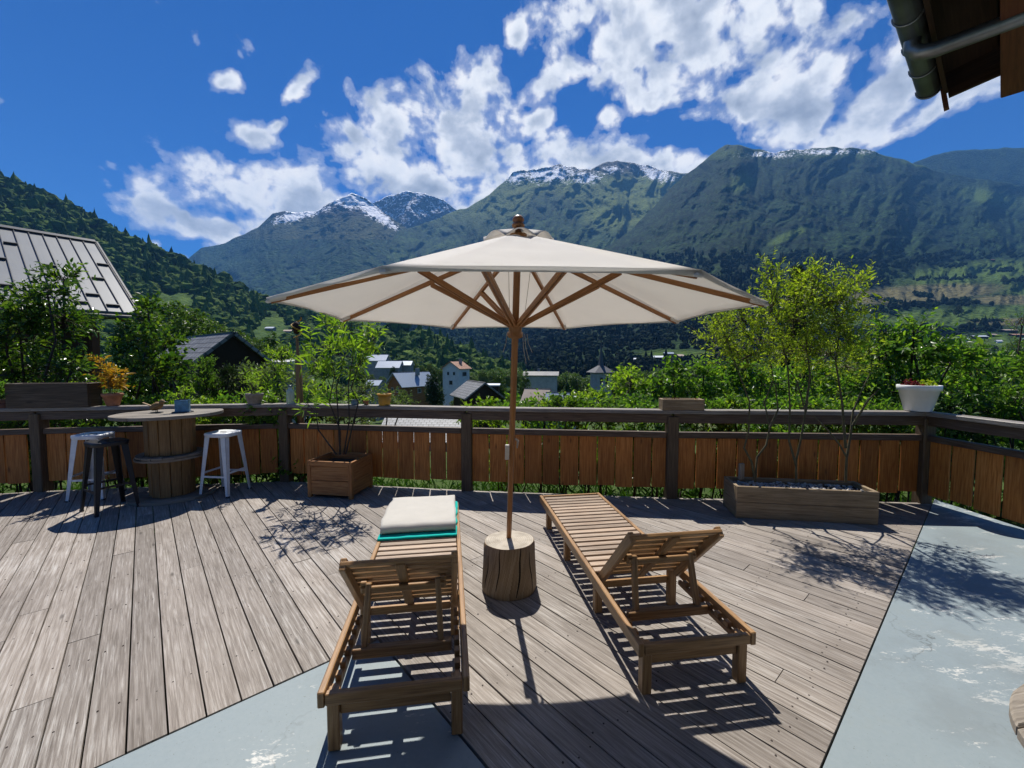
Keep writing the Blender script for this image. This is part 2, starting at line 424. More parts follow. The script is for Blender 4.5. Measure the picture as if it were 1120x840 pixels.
def mat_ground():
    t = NT('meadow_ground'); p = t.pos()
    n = t.noise(p, .8, 6, .6); n2 = t.noise(p, 14.0, 4, .6); n3 = t.noise(p, .03, 4, .6)
    c = t.ramp(n, [(.3, (.022, .042, .010)), (.55, (.045, .08, .016)), (.75, (.085, .115, .03))])
    c = t.mix(t.math('MULTIPLY', n2, .5), c, (.04, .06, .015))
    c = t.mix(t.ramp(n3, [(.55, 0.0), (.7, .6)]), c, (.16, .15, .07))
    return t.done(t.bsdf(c, .9, t.bump(n2, .6, .03), spec=.1))
M_ground = mat_ground()
xs = np.concatenate([-np.geomspace(900, 6, 40), np.linspace(-5, 5, 21), np.geomspace(6, 900, 40)])
ys = np.concatenate([np.linspace(-30, 10, 40), np.geomspace(10.5, 1200, 60)])
X, Y = np.meshgrid(xs, ys); Zg = ground_z(X, Y)
Zg = Zg + np.where(Y > 8, fbm(np.stack([X / 14, Y / 14, 0 * X], -1), 4, 3) * np.clip((Y - 8) / 40, 0, 1) * 1.6, fbm(np.stack([X * .8, Y * .8, 0 * X], -1), 3, 3) * .05)
nx = len(xs); ny = len(ys); ii = np.arange(nx * ny).reshape(ny, nx)
Fq = np.stack([ii[:-1, :-1], ii[:-1, 1:], ii[1:, 1:], ii[1:, :-1]], -1).reshape(-1, 4)
ground = npmesh('ground', np.stack([X, Y, Zg], -1).reshape(-1, 3), Fq, M_ground); tag(ground, kind='structure')

def mat_mountain(name, forest=((.010, .022, .010), (.022, .042, .014), (.045, .075, .02)), crown=1 / 13., meadow=(.12, .16, .04), dry=(.24, .21, .11), rock=(.12, .115, .11), snow=(.82, .84, .88), bump=1.0, cd=5.0):
    t = NT(name); p = t.pos()
    at = t.n('ShaderNodeAttribute'); at.attribute_name = 'cover'; sp = t.n('ShaderNodeSeparateColor'); t.l(at.outputs['Color'], sp.inputs[0])
    vo = t.n('ShaderNodeTexVoronoi'); t.l(p, vo.inputs['Vector']); vo.inputs['Scale'].default_value = crown; vo.inputs['Randomness'].default_value = 1
    big = t.noise(p, crown * .10, 9, .70); mid = t.noise(p, crown * .5, 5, .6)
    cell = t.n('ShaderNodeRGBToBW'); t.l(vo.outputs['Color'], cell.inputs[0])
    f = t.math('ADD', t.math('MULTIPLY', big, .75), t.math('MULTIPLY', cell.outputs[0], .35))
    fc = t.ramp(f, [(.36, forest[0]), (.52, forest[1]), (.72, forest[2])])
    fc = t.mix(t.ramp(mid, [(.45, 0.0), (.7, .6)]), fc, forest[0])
    mc = t.mix(t.ramp(mid, [(.35, 0.0), (.7, 1.0)]), tuple(x * .55 for x in meadow), meadow)
    dc = t.mix(t.ramp(mid, [(.3, 0.0), (.7, 1.0)]), tuple(x * .6 for x in dry), dry)
    rc = t.mix(mid, tuple(x * .45 for x in rock), tuple(x * 1.5 for x in rock))
    fine = t.noise(p, crown * 2.2, 5, .65)
    def edge(ch, w=.22):
        e = t.math('ADD', ch, t.math('MULTIPLY', t.math('SUBTRACT', fine, .5), .9)); q = t.n('ShaderNodeMapRange'); q.interpolation_type = 'SMOOTHSTEP'
        t.l(e, q.inputs[0]); q.inputs[1].default_value = .5 - w; q.inputs[2].default_value = .5 + w; return q.outputs[0]
    c = t.mix(edge(sp.outputs[0]), fc, mc); c = t.mix(edge(sp.outputs[1]), c, dc)
    c = t.mix(edge(sp.outputs[2]), c, rc)
    sn = t.n('ShaderNodeAttribute'); sn.attribute_name = 'snow'
    ge = t.n('ShaderNodeNewGeometry'); sz = t.n('ShaderNodeSeparateXYZ'); t.l(ge.outputs['Normal'], sz.inputs[0])
    se = t.math('ADD', sn.outputs['Fac'], t.math('MULTIPLY', t.math('SUBTRACT', t.noise(p, crown * .85, 7, .72), .5), 2.6))
    se = t.math('ADD', se, t.math('MULTIPLY', t.math('SUBTRACT', sz.outputs[2], .62), .5))
    se = t.math('MULTIPLY', se, t.math('GREATER_THAN', sn.outputs['Fac'], .04))
    smk = t.n('ShaderNodeMapRange'); t.l(se, smk.inputs[0]); smk.inputs[1].default_value = .50; smk.inputs[2].default_value = .56
    c = t.mix(smk.outputs[0], c, snow)
    hgt = t.math('ADD', t.math('MULTIPLY', t.math('SUBTRACT', 1.0, vo.outputs['Distance']), .6), t.math('MULTIPLY', mid, .8))
    return t.done(t.bsdf(c, .95, t.bump(hgt, bump, cd), spec=.05))

MOUNT = {}
def mountain(name, crest, foot, u0, u1, cols, rows, gamma, amp, mat, kind='structure', seed=1, jag=1.0, freq=(.02, .013), cover=None, snow=None, back=.8):
    us = np.linspace(u0, u1, cols); c = np.array(crest, float); f = np.array(foot, float)
    vc = np.interp(us, c[:, 0], c[:, 1]); dc = np.interp(us, c[:, 0], c[:, 2])
    vc = vc + jag * fbm(np.stack([us * .09, us * 0 + seed, us * 0], -1), 4, seed) * 2.2
    vf = np.interp(us, f[:, 0], f[:, 1]); df = np.interp(us, f[:, 0], f[:, 2])
    tt = np.linspace(0, 1, rows)[:, None]
    V_ = vf + (vc - vf) * tt; D_ = df + (dc - df) * tt ** gamma
    U_ = np.broadcast_to(us, V_.shape)
    wu = U_ + 28 * fbm(np.stack([U_ * .02, V_ * .03, 0 * U_ + seed + 3], -1), 3, seed + 4); wv = V_ + 22 * fbm(np.stack([U_ * .022, V_ * .028, 0 * U_ + seed + 7], -1), 3, seed + 5)
    n = fbm(np.stack([wu * freq[0] + wv * .006, wv * freq[1], 0 * U_ + seed], -1), 6, seed, .52, True) * .6 + fbm(np.stack([wu * .07, wv * .06, 0 * U_ + seed], -1), 4, seed + 9) * .30 + fbm(np.stack([wu * .22, wv * .2, 0 * U_ + seed], -1), 3, seed + 19) * .15
    D_ = df + (D_ - df) * (1 + 2.2 * amp * n * np.clip(np.sin(np.pi * np.clip(tt * .93 + .04, 0, 1)), 0, 1) ** .6)
    D_ = np.maximum.accumulate(D_, 0) + tt * 2
    a = (U_ - 560) / FPX; b = (V_ - 420) / FPX
    dy = math.cos(TH) - b * math.sin(TH); dz = -math.sin(TH) - b * math.cos(TH)
    P = np.stack([a * D_ / dy, D_, CAMH + dz * D_ / dy], -1)
    bk = []
    for s in (.03, .12, .35):
        q = P[-1].copy(); q[:, 0] *= 1 + s; q[:, 1] *= 1 + s; q[:, 2] -= s * dc * back; bk.append(q)
    P = np.concatenate([P, np.array(bk)], 0); ny_, nx_ = P.shape[:2]
    idx = np.arange(nx_ * ny_).reshape(ny_, nx_)
    F = np.stack([idx[:-1, :-1], idx[:-1, 1:], idx[1:, 1:], idx[1:, :-1]], -1).reshape(-1, 4)
    o = npmesh(name, P.reshape(-1, 3), F, mat); tag(o, kind=kind)
    me = o.data
    cov = np.zeros((ny_, nx_, 4)); cov[..., 3] = 1; sn = np.zeros((ny_, nx_))
    Ub = np.broadcast_to(us, (ny_, nx_)); Vb = np.concatenate([V_, np.repeat(V_[-1:], 3, 0)], 0)
    if cover: cov[..., :3] = cover(Ub, Vb)
    if snow: sn = snow(Ub, Vb)
    ca = me.color_attributes.new('cover', 'FLOAT_COLOR', 'POINT'); ca.data.foreach_set('color', cov.astype(np.float32).ravel())
    sa = me.attributes.new('snow', 'FLOAT', 'POINT'); sa.data.foreach_set('value', sn.astype(np.float32).ravel())
    MOUNT[name] = BVHTree.FromPolygons([tuple(p) for p in P.reshape(-1, 3)], [tuple(q) for q in F])
    return o
def land(name, u, v):
    d = ray(u, v); h = MOUNT[name].ray_cast(Vector((0, 0, CAMH)), Vector(d).normalized())
    return None if h[0] is None else np.array(h[0])
def blob(U, V, cu, cv, ru, rv, rot=0.0):
    c, s = math.cos(R(rot)), math.sin(R(rot)); x = U - cu; y = V - cv
    X, Y = x * c + y * s, -x * s + y * c
    return np.clip(1.3 - np.sqrt((X / ru) ** 2 + (Y / rv) ** 2), 0, 1)
def stackmax(*a): return np.maximum.reduce(a)

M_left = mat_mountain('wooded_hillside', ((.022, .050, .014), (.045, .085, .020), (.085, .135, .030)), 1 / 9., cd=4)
M_shadeslope = mat_mountain('cloud_shaded_woods', ((.0022, .0080, .0055), (.0068, .0200, .0088), (.030, .062, .017)), 1 / 15., meadow=(.075, .125, .026), dry=(.135, .125, .062), rock=(.05, .052, .05), cd=12)  # forest greens darkened to put the cloud shadow into the slope's colour
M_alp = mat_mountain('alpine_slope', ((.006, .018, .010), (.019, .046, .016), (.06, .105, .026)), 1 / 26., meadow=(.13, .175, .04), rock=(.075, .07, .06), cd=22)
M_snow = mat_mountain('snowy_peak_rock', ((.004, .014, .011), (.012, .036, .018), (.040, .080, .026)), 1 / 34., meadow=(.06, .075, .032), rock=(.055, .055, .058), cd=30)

mountain('hill', [(-420, 40, 1000), (-200, 110, 950), (0, 198, 900), (60, 222, 900), (100, 243, 900), (150, 268, 880), (200, 291, 860), (250, 313, 830), (290, 333, 800), (340, 350, 760), (400, 352, 700), (450, 362, 640), (500, 386, 560), (545, 404, 480), (600, 425, 420)],
         [(-420, 520, 55), (0, 500, 80), (250, 470, 110), (420, 470, 160), (520, 460, 210), (600, 470, 230)], -420, 600, 380, 130, 1.5, .10, M_left, seed=3, jag=.6)
mountain('mountain', [(180, 300, 5000), (205, 284, 5000), (220, 272, 5000), (250, 264, 5000), (282, 249, 5000), (298, 233, 5000), (312, 231, 5000), (330, 233, 5000), (350, 229, 5000), (368, 219, 5000), (385, 211, 5000), (400, 217, 5000), (415, 229, 5000), (440, 246, 5000), (470, 270, 5000), (520, 310, 5000)],
         [(180, 385, 2300), (520, 385, 2300)], 180, 520, 300, 170, 1.3, .11, M_snow, seed=5, jag=.8, freq=(.03, .006),
         cover=lambda U, V: np.stack([.30 + .5 * (V < 262), 0 * U, np.clip((252 - V) / 26, 0, 1) * .8], -1),
         snow=lambda U, V: stackmax(blob(U, V, 385, 219, 32, 11), blob(U, V, 330, 234, 40, 7, -14), blob(U, V, 406, 228, 22, 10, 40), blob(U, V, 420, 240, 25, 6, 35)) * .82)
mountain('mountain_massif', [(360, 250, 6300), (385, 232, 6300), (410, 221, 6300), (428, 213, 6300), (445, 210, 6300), (462, 210, 6300), (480, 216, 6300), (498, 230, 6300), (520, 232, 6300), (560, 240, 6300), (620, 260, 6300)],
         [(360, 340, 5100), (620, 340, 5100)], 360, 620, 260, 130, 1.2, .12, M_snow, seed=8, jag=1.3, freq=(.05, .02),
         cover=lambda U, V: np.stack([0 * U, 0 * U, 1 + 0 * U], -1), snow=lambda U, V: np.clip(.58 - (V - 210) / 160, 0, 1))
mountain('mountain_ridge', [(340, 330, 4300), (385, 292, 4500), (400, 272, 4600), (440, 251, 4800), (480, 239, 5000), (512, 226, 5000), (535, 212, 5000), (550, 200, 5000), (560, 189, 5000), (572, 186, 5000), (588, 183, 5000), (612, 180, 5000), (628, 181, 5000), (645, 186, 5000), (662, 178, 5000), (675, 176, 5000), (700, 180, 5000), (725, 186, 5000), (745, 190, 5000), (765, 188, 5000), (830, 190, 5000)],
         [(340, 425, 800), (830, 425, 800)], 340, 830, 400, 200, 1.4, .13, M_alp, seed=12, jag=1.3, freq=(.022, .007),
         cover=lambda U, V: np.stack([np.clip((275 - V) / 70, 0, .75) + .25 * blob(U, V, 690, 225, 60, 40) - .8 * blob(U, V, 602, 240, 32, 30), 0 * U, np.clip((206 - V) / 22, 0, 1) * .7], -1),
         snow=lambda U, V: stackmax(blob(U, V, 600, 190, 44, 12) * .72, blob(U, V, 562, 193, 14, 10) * .75, blob(U, V, 668, 186, 16, 6) * .6, blob(U, V, 716, 190, 34, 9, 15) * .66, blob(U, V, 640, 194, 22, 9) * .66))
def cov_e(U, V):
    mead = stackmax(blob(U, V, 1060, 300, 90, 16, -6), blob(U, V, 1040, 347, 130, 12, -3), blob(U, V, 1090, 382, 70, 20), blob(U, V, 1150, 330, 70, 60) * .9, blob(U, V, 905, 350, 60, 10) * .9, blob(U, V, 625, 292, 34, 5, -20) * .7, blob(U, V, 862, 258, 34, 6, -24) * .8,
                    blob(U, V, 812, 200, 20, 14, -30) * .8, np.clip((186 - V) / 16, 0, 1) * .55 * (U > 770), blob(U, V, 1010, 180, 40, 5, 10) * .8, blob(U, V, 1080, 215, 70, 14, 12) * .62, blob(U, V, 740, 388, 60, 8) * .7, blob(U, V, 930, 330, 40, 12) * .6)
    dry = stackmax(blob(U, V, 1000, 322, 110, 12, -4), blob(U, V, 1110, 328, 60, 7) * .9, blob(U, V, 1110, 352, 60, 5))
    rk = np.clip((176 - V) / 14, 0, 1) * .45 * (U > 770)
    return np.stack([mead, dry, rk], -1)
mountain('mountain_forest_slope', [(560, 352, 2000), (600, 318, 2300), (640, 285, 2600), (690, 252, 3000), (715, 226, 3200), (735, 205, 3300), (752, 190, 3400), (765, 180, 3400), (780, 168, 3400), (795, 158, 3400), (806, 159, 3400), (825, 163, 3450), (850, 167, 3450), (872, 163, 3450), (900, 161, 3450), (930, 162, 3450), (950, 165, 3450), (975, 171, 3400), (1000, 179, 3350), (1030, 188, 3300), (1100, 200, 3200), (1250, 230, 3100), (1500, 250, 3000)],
         [(560, 432, 350), (760, 428, 400), (1000, 424, 440), (1500, 430, 440)], 560, 1500, 620, 240, 1.75, .11, M_shadeslope, seed=21, jag=1.0, freq=(.02, .013), cover=cov_e,
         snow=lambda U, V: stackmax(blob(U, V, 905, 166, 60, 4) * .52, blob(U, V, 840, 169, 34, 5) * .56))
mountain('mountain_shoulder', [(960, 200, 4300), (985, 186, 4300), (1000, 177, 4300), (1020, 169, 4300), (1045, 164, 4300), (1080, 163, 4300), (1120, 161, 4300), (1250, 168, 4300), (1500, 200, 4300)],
         [(960, 300, 2800), (1500, 300, 2800)], 960, 1500, 150, 60, 1.3, .08, M_shadeslope, seed=31, jag=.8)

# haze: the valley air
def haze():
    t = NT('valley_air'); v = t.n('ShaderNodeVolumePrincipled'); v.inputs['Color'].default_value = (.17, .47, 1, 1); v.inputs['Density'].default_value = HAZE; v.inputs['Anisotropy'].default_value = 0.0
    t.l(v.outputs[0], t.out.inputs['Volume'])
    mb = MB(); mb.box((0, 3150, 1250), (15000, 8300, 2700))
    o = mb.build('haze', t.m); tag(o, kind='stuff')
HAZE = 6.3e-5
if HAZE > 0: haze()

# ================================================================== materials of the terrace
M_deck = wood('weathered_deck', (.155, .128, .104), (.30, .262, .226), (.45, .412, .372), .62, 7, .5, .42, True, .3, .28)
def worn(m):
    nt = m.node_tree; t = NT.__new__(NT); t.t = nt; b = next(n for n in nt.nodes if n.type == 'BSDF_PRINCIPLED'); src = b.inputs['Base Color'].links[0].from_socket
    st_ = t.noise(t.mapv(t.uv(), (1.1, 26, 1)), 2.6, 7, .7); rg = t.noise(t.pos(), 1.1, 4, .6)
    k = t.ramp(t.math('ADD', st_, t.math('MULTIPLY', t.math('SUBTRACT', rg, .5), .55)), [(.55, 0.0), (.70, .55)])
    c = t.mix(k, src, (.54, .515, .475)); t.l(c, b.inputs['Base Color'])
worn(M_deck)
M_board = wood('fence_board_stain', (.26, .076, .014), (.52, .19, .040), (.66, .29, .08), .55, 6, .35, .5, True, .3, .3)
M_shadeslope = M_shadeslope
M_rail = wood('old_rail', (.045, .026, .017), (.10, .062, .040), (.20, .155, .115), .5, 8, .5, .3, True, .4)
M_cap = wood('sunlit_weathered_cap', (.11, .092, .075), (.25, .22, .19), (.42, .385, .345), .5, 8, .5, .25, True, .4)  # weathered grey, paled so its colour carries the sun grazing the top
M_post = wood('old_post', (.06, .038, .022), (.13, .088, .052), (.20, .145, .09), .6, 8, .6, .25, True, .3)
M_teak = wood('oiled_teak', (.17, .088, .034), (.33, .185, .076), (.46, .285, .14), .42, 8, .25, .35, False, .45)
M_slat = wood('bleached_teak', (.22, .135, .08), (.40, .295, .205), (.56, .47, .37), .5, 8, .3, .45, False, .4, .2)
M_pole = wood('umbrella_wood', (.22, .085, .022), (.34, .14, .04), (.42, .19, .06), .4, 9, .2, .2, False, .45)
M_stump = wood('barkless_log', (.20, .13, .07), (.34, .24, .14), (.47, .37, .25), .6, 5, .8, .1, False, .3, .5)
M_spool = wood('spool_stave', (.15, .082, .03), (.27, .16, .065), (.36, .23, .10), .6, 6, .5, .4, True, .3, .4)
M_grey = wood('greyed_board', (.16, .135, .11), (.27, .235, .19), (.37, .33, .28), .6, 8, .5, .4, True, .3, .3)
M_cedar = wood('cedar_board', (.20, .075, .020), (.36, .16, .05), (.45, .23, .085), .55, 4, .4, .4, True, .35, .2)
M_plank = wood('raw_planter_board', (.17, .12, .07), (.29, .215, .13), (.38, .30, .20), .6, 5, .45, .3, True, .3, .3)
M_white = plain('white_enamel', (.72, .73, .74), .35, 0, .08, 14)
M_black = plain('black_enamel', (.005, .005, .008), .4, 0, .2, 14)
M_terra = plain('terracotta', (.36, .15, .075), .8, 0, .25, 14, .3)
M_soil = plain('soil', (.03, .02, .013), .95, 0, .3, 40, .8)
M_pot = plain('glazed_white_pot', (.76, .76, .74), .4, 0, .05, 6)
M_yellow = plain('yellow_pot', (.55, .26, .015), .5, 0, .1, 10)
M_grpot = plain('grey_pot', (.22, .20, .18), .8, 0, .2, 30, .3)
M_blue = plain('blue_tin', (.08, .22, .34), .5, 0, .25, 18)
M_gravel = plain('pale_gravel', (.42, .41, .40), .9, 0, .4, 60, .5)
M_zinc = plain('zinc', (.20, .215, .22), .38, .75, .25, 5)
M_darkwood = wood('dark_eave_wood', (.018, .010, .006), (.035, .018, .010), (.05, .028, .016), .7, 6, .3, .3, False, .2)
M_redwood = wood('purlin_wood', (.07, .022, .010), (.12, .04, .017), (.16, .06, .025), .6, 6, .3, .2, False, .3)
M_bark = plain('young_bark', (.085, .075, .035), .8, 0, .3, 30, .5)
M_bark2 = plain('dark_bark', (.035, .026, .018), .85, 0, .3, 20, .6)

def mat_concrete():
    t = NT('painted_concrete'); p = t.pos()
    big = t.noise(p, 1.1, 6, .6); f = t.noise(p, 45.0, 5, .6); mid = t.noise(p, 6.0, 6, .65)
    c = t.mix(big, (.150, .195, .215), (.225, .275, .292))
    c = t.mix(t.math('MULTIPLY', f, .45), c, (.28, .315, .32))
    # worn strokes where the paint has come off, drawn out along the brush direction
    w = t.noise(t.mapv(p, (1.0, 3.4, 1), rot=(0, 0, R(-20))), 2.6, 9, .68)
    region = t.noise(p, .75, 3, .5)
    scr = t.noise(t.mapv(p, (1.0, 2.2, 1), rot=(0, 0, R(-35))), 34.0, 4, .7)
    wm = t.ramp(t.math('ADD', t.math('ADD', w, t.math('MULTIPLY', t.math('SUBTRACT', scr, .5), .42)), t.math('MULTIPLY', t.math('SUBTRACT', region, .5), .6)), [(.60, 0.0), (.66, 1.0)])
    c = t.mix(t.math('MULTIPLY', wm, t.ramp(mid, [(.35, .25), (.6, 1.0)])), c, (.52, .52, .49))
    d = t.ramp(t.noise(p, 2.2, 7, .7), [(.56, 0.0), (.8, .55)]); c = t.mix(d, c, (.20, .22, .20))
    st2 = t.ramp(t.noise(p, .9, 8, .72), [(.50, 0.0), (.62, .5)]); c = t.mix(st2, c, (.16, .185, .19))
    cv = t.n('ShaderNodeTexVoronoi', feature='DISTANCE_TO_EDGE'); wv_ = t.n('ShaderNodeVectorMath', operation='ADD'); t.l(p, wv_.inputs[0]); t.l(t.noise(p, 2.0, 5, .6, out=1), wv_.inputs[1]); t.l(wv_.outputs[0], cv.inputs['Vector']); cv.inputs['Scale'].default_value = .55
    crk = t.ramp(cv.outputs['Distance'], [(.0, .8), (.006, 0.0)]); c = t.mix(t.math('MULTIPLY', crk, t.ramp(region, [(.45, 0.0), (.6, 1.0)])), c, (.07, .08, .08))
    sp = t.ramp(t.noise(p, 130.0, 2, .5), [(.70, 0.0), (.76, .7)]); c = t.mix(sp, c, (.10, .10, .09))
    return t.done(t.bsdf(c, t.ramp(big, [(.3, .5), (.7, .75)]), t.bump(t.math('ADD', f, t.math('MULTIPLY', wm, -.3)), .25, .003), spec=.4))
M_conc = mat_concrete()

# ================================================================== deck and concrete
dP, dQ = np.array((-.659, .752)), np.array((.752, .659))
FENCE = [(-8.6, 4.35), (-5.72, 5.05), (-2.97, 5.47), (-.55, 5.08), (1.84, 4.80), (4.60, 4.64), (4.80, 1.5)]
def fence_y(x):
    pts = np.array(FENCE[:6]); return float(np.interp(x, pts[:, 0], pts[:, 1]))
mb = MB(); q0, pitch = .958, .134
for k in range(-46, 45):
    q = q0 + (k + .5) * pitch; ps = .378 if q > q0 else 2.258; p = ps
    while p < 16:
        x, y = p * dP + q * dQ
        if y > fence_y(x) - .02 or x < -9.5 or x > 4.75: break
        p += .03
    if p <= ps + .05: continue
    cur = ps + random.uniform(-2.5, 0); first = True
    while cur < p:
        nxt = cur + random.uniform(2.2, 4.2); a, b = max(cur, ps) + (0 if first else .002), min(nxt, p) - .002
        if b - a > .05:
            c = (a + b) / 2 * dP + q * dQ; zz = random.uniform(-.0018, .0012); tl = random.uniform(-.004, .004)
            mb.obox((c[0], c[1], -.014 + zz), (dP[0], dP[1], random.uniform(-.0006, .0006)), (dQ[0], dQ[1], tl), (0, 0, 1), b - a, pitch - random.uniform(.006, .009), .028)
            if nxt >= p:
                for vi in range(4, 8):
                    qs = q + (pitch / 2 if (vi >> 1) & 1 else -pitch / 2); pe = p - .25
                    while pe < p + .3:
                        xx, yy_ = pe * dP + qs * dQ
                        if yy_ > fence_y(xx) - .02: break
                        pe += .004
                    if abs(pe - p) < .24: w_ = mb.v[-8 + vi]; sh = (pe - b) * dP; mb.v[-8 + vi] = (w_[0] + sh[0], w_[1] + sh[1], w_[2])
            first = False
        cur = nxt
deck = mb.build('deck', M_deck, bevel=.003)
mb = MB(); hexa = [(math.cos(R(60 * i)) * .0042, math.sin(R(60 * i)) * .0042) for i in range(6)]
for k in range(-46, 45):
    q = q0 + (k + .5) * pitch; p = -1.0
    while p < 8:
        p += .52; pp = round(p / .52) * .52 + (.02 if k % 2 else -.01)
        if pp < (.42 if q > q0 else 2.30): continue
        x, y = pp * dP + q * dQ
        if y > 4.2 or y < .6 or abs(x) > y * 1.35 + .3 or y > fence_y(x) - .1: continue
        for e in (-.036, .036):
            cx, cy = np.array((x, y)) + dQ * e + dP * random.uniform(-.006, .006)
            mb.add([(cx + a_, cy + b_, .0012) for a_, b_ in hexa] + [(cx + a_ * 1.1, cy + b_ * 1.1, -.002) for a_, b_ in hexa], [tuple(range(6))] + [(i, 6 + i, 6 + (i + 1) % 6, (i + 1) % 6) for i in range(6)])
tag(mb.build('deck_screws', plain('rusty_screw', (.035, .025, .02), .6, .4)), kind='structure'); tag(deck, kind='structure')
poly = [.370 * dP + 6.77 * dQ, .370 * dP + .951 * dQ, 2.25 * dP + .951 * dQ, 2.25 * dP - 6.0 * dQ, np.array((-6, -6)), np.array((4.95, -6))]
mb = MB(); top = [(c[0], c[1], -.003) for c in poly]; bot = [(c[0], c[1], -.35) for c in poly]; n = len(poly)
mb.add(top + bot, [tuple(range(n))[::-1]] + [(i, (i + 1) % n, n + (i + 1) % n, n + i) for i in range(n)])
conc = mb.build('patio', M_conc); tag(conc, kind='structure')

# ================================================================== fence
fence = thing('wooden_fence', 'brown board balustrade with dark rails round the wooden deck', 'fence', (0, 0, 0))
mb_post = []
for i, (x, y) in enumerate(FENCE):
    mb = MB(); rz = -.05 if i < 6 else 0
    mb.box((x, y, .44), (.125, .125, 1.02), rz, 'z'); mb.build('post', M_post, fence, .008)
    if i == len(FENCE) - 1: break
    a = np.array((x, y)); b = np.array(FENCE[i + 1]); L = np.linalg.norm(b - a); d = (b - a) / L; nrm = np.array((-d[1], d[0])); rz = math.atan2(d[1], d[0])
    m = (a + b) / 2
    mb = MB(); mb.box((*m, .925), (L - .02, .085, .105), rz); tr_ = mb.build('top_rail', M_rail, fence, .006)
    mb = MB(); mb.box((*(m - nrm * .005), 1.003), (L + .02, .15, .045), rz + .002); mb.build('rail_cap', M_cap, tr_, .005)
    mb = MB(); mb.box((*m, .733), (L - .13, .085, .065), rz); mb.build('middle_rail', M_rail, fence, .006)
    mb = MB(); s = .07
    while s < L - .09:
        w = min(random.uniform(.19, .215), L - .065 - s)
        if w > .05:
            c = a + d * (s + w / 2) + nrm * random.uniform(-.003, .003)
            mb.obox((c[0], c[1], .41 + random.uniform(-.012, .012)), (random.uniform(-.006, .006), 0, 1), (d[0], d[1], 0), (nrm[0], nrm[1], 0), .60, w, .022)
        s += w + random.uniform(.009, .018) + (.008 if i >= 4 else 0)
    mb.build('board_panel', M_board, fence, .003)

# ================================================================== loungers
def make_lounger():
    W, L, H = .61, 2.19, .27; root = thing('sun_lounger', '', 'sun lounger')
    th = R(46); c, s = math.cos(th), math.sin(th); hy = .66
    for sx in (-1, 1):
        mb = MB(); mb.box((sx * (W / 2 - .015), L / 2, H - .033), (.028, L, .066), 0, 'y'); mb.build('side_rail', M_teak, root, .004)
        for y in (.045, .70, 1.40, 2.02):
            mb = MB(); mb.box((sx * (W / 2 - .055), y, .123), (.048, .05, .246), 0, 'z'); mb.build('leg', M_teak, root, .004)
        mb = MB(); x = sx * (W / 2 - .05)
        mb.box((x, .33, .198), (.024, .56, .03), 0, 'y')
        for k in range(7): mb.box((x, .07 + k * .078, .226), (.026, .036, .03), 0, 'y')
        mb.build('ratchet', M_teak, root, .003)
    mb = MB(); mb.box((0, .015, H - .035), (W - .062, .030, .05)); mb.build('end_rail', M_teak, root, .004)
    mb = MB(); mb.box((0, .047, .178), (W - .16, .024, .07)); mb.build('apron', M_teak, root, .004)
    mb = MB(); mb.box((0, L - .015, H - .033), (W - .062, .028, .06)); mb.build('end_rail', M_teak, root, .004)
    for y, z in ((.71, .17), (2.02, .16), (1.40, .19)):
        mb = MB(); mb.box((0, y, z), (W - .16, .024, .045)); mb.build('stretcher', M_teak, root, .004)
    mb = MB(); y = .715
    while y < L - .05:
        mb.obox((random.uniform(-.002, .002), y, H - .010 + random.uniform(-.001, .001)), (1, random.uniform(-.004, .004), 0), (0, 1, 0), (0, 0, 1), W - .066, .051, .016); y += .0725
    mb.build('seat_slats', M_slat, root, .003)
    mb = MB(); mb.box((0, 1.42, H - .031), (.04, 1.5, .024), 0, 'y'); mb.build('seat_spine', M_teak, root, .003)
    # backrest, raised on its prop
    def B(l, off=0.0): return np.array((0, hy - l * c + off * s, H - .005 + l * s + off * c))
    ax = (0, -c, s); nz = (0, s, c); bl = .61
    br = MB()
    for sx in (-1, 1):
        p = B(bl / 2, -.024); br.obox((sx * (W / 2 - .058), p[1], p[2]), ax, (1, 0, 0), nz, bl, .03, .058)
    p = B(bl / 2, -.03); br.obox((0, p[1], p[2]), ax, (1, 0, 0), nz, bl - .03, .045, .026)
    o = br.build('backrest_frame', M_teak, root, .004)
    mb = MB(); l = .035
    while l < bl:
        p = B(l, -.008); mb.obox((0, p[1], p[2]), (1, 0, 0), ax, nz, W - .090, .040, .014); l += .0655
    mb.build('backrest_slats', M_teak, root, .003)
    p = B(bl - .012, -.022); mb = MB(); mb.obox((0, p[1], p[2]), (1, 0, 0), ax, nz, W - .086, .03, .022); mb.build('backrest_end_rail', M_teak, root, .004)
    mb = MB(); A = B(.36, -.055)
    for sx in (-1, 1):
        mb.bar((sx * .165, A[1], A[2] + .03), (sx * .18, .295, .205), .034, .028, (1, 0, 0))
    mb.bar((-.2, A[1], A[2]), (.2, A[1], A[2]), .04, .03); mb.bar((-.23, .293, .222), (.23, .293, .222), .04, .05)
    mb.bar((-.165, A[1] + .03, A[2] - .02), (.165, A[1] + .03, A[2] - .02), .05, .018)
    mb.build('prop_frame', M_teak, root, .004)
    for sx in (-1, 1):
        mb = MB(); q = B(.36, -.03); mb.box((sx * .19, q[1], q[2] - .01), (.03, .05, .055)); mb.build('prop_bracket', M_teak, root, .003)
    return root
lg = make_lounger()
lg['label'] = 'slatted wooden sun lounger with a cream mat folded on its foot end'; lg['group'] = 'sun loungers on the deck'
lg.location = (-.478, 1.645, 0); lg.rotation_euler.z = math.atan2(.148, .989)
lg2 = copy_tree(lg, None, 'slatted wooden sun lounger with bare slats beside the tree stump'); lg2.location = (.894, 1.933, 0)
lg2.rotation_euler.z = math.atan2(.1475, .989)

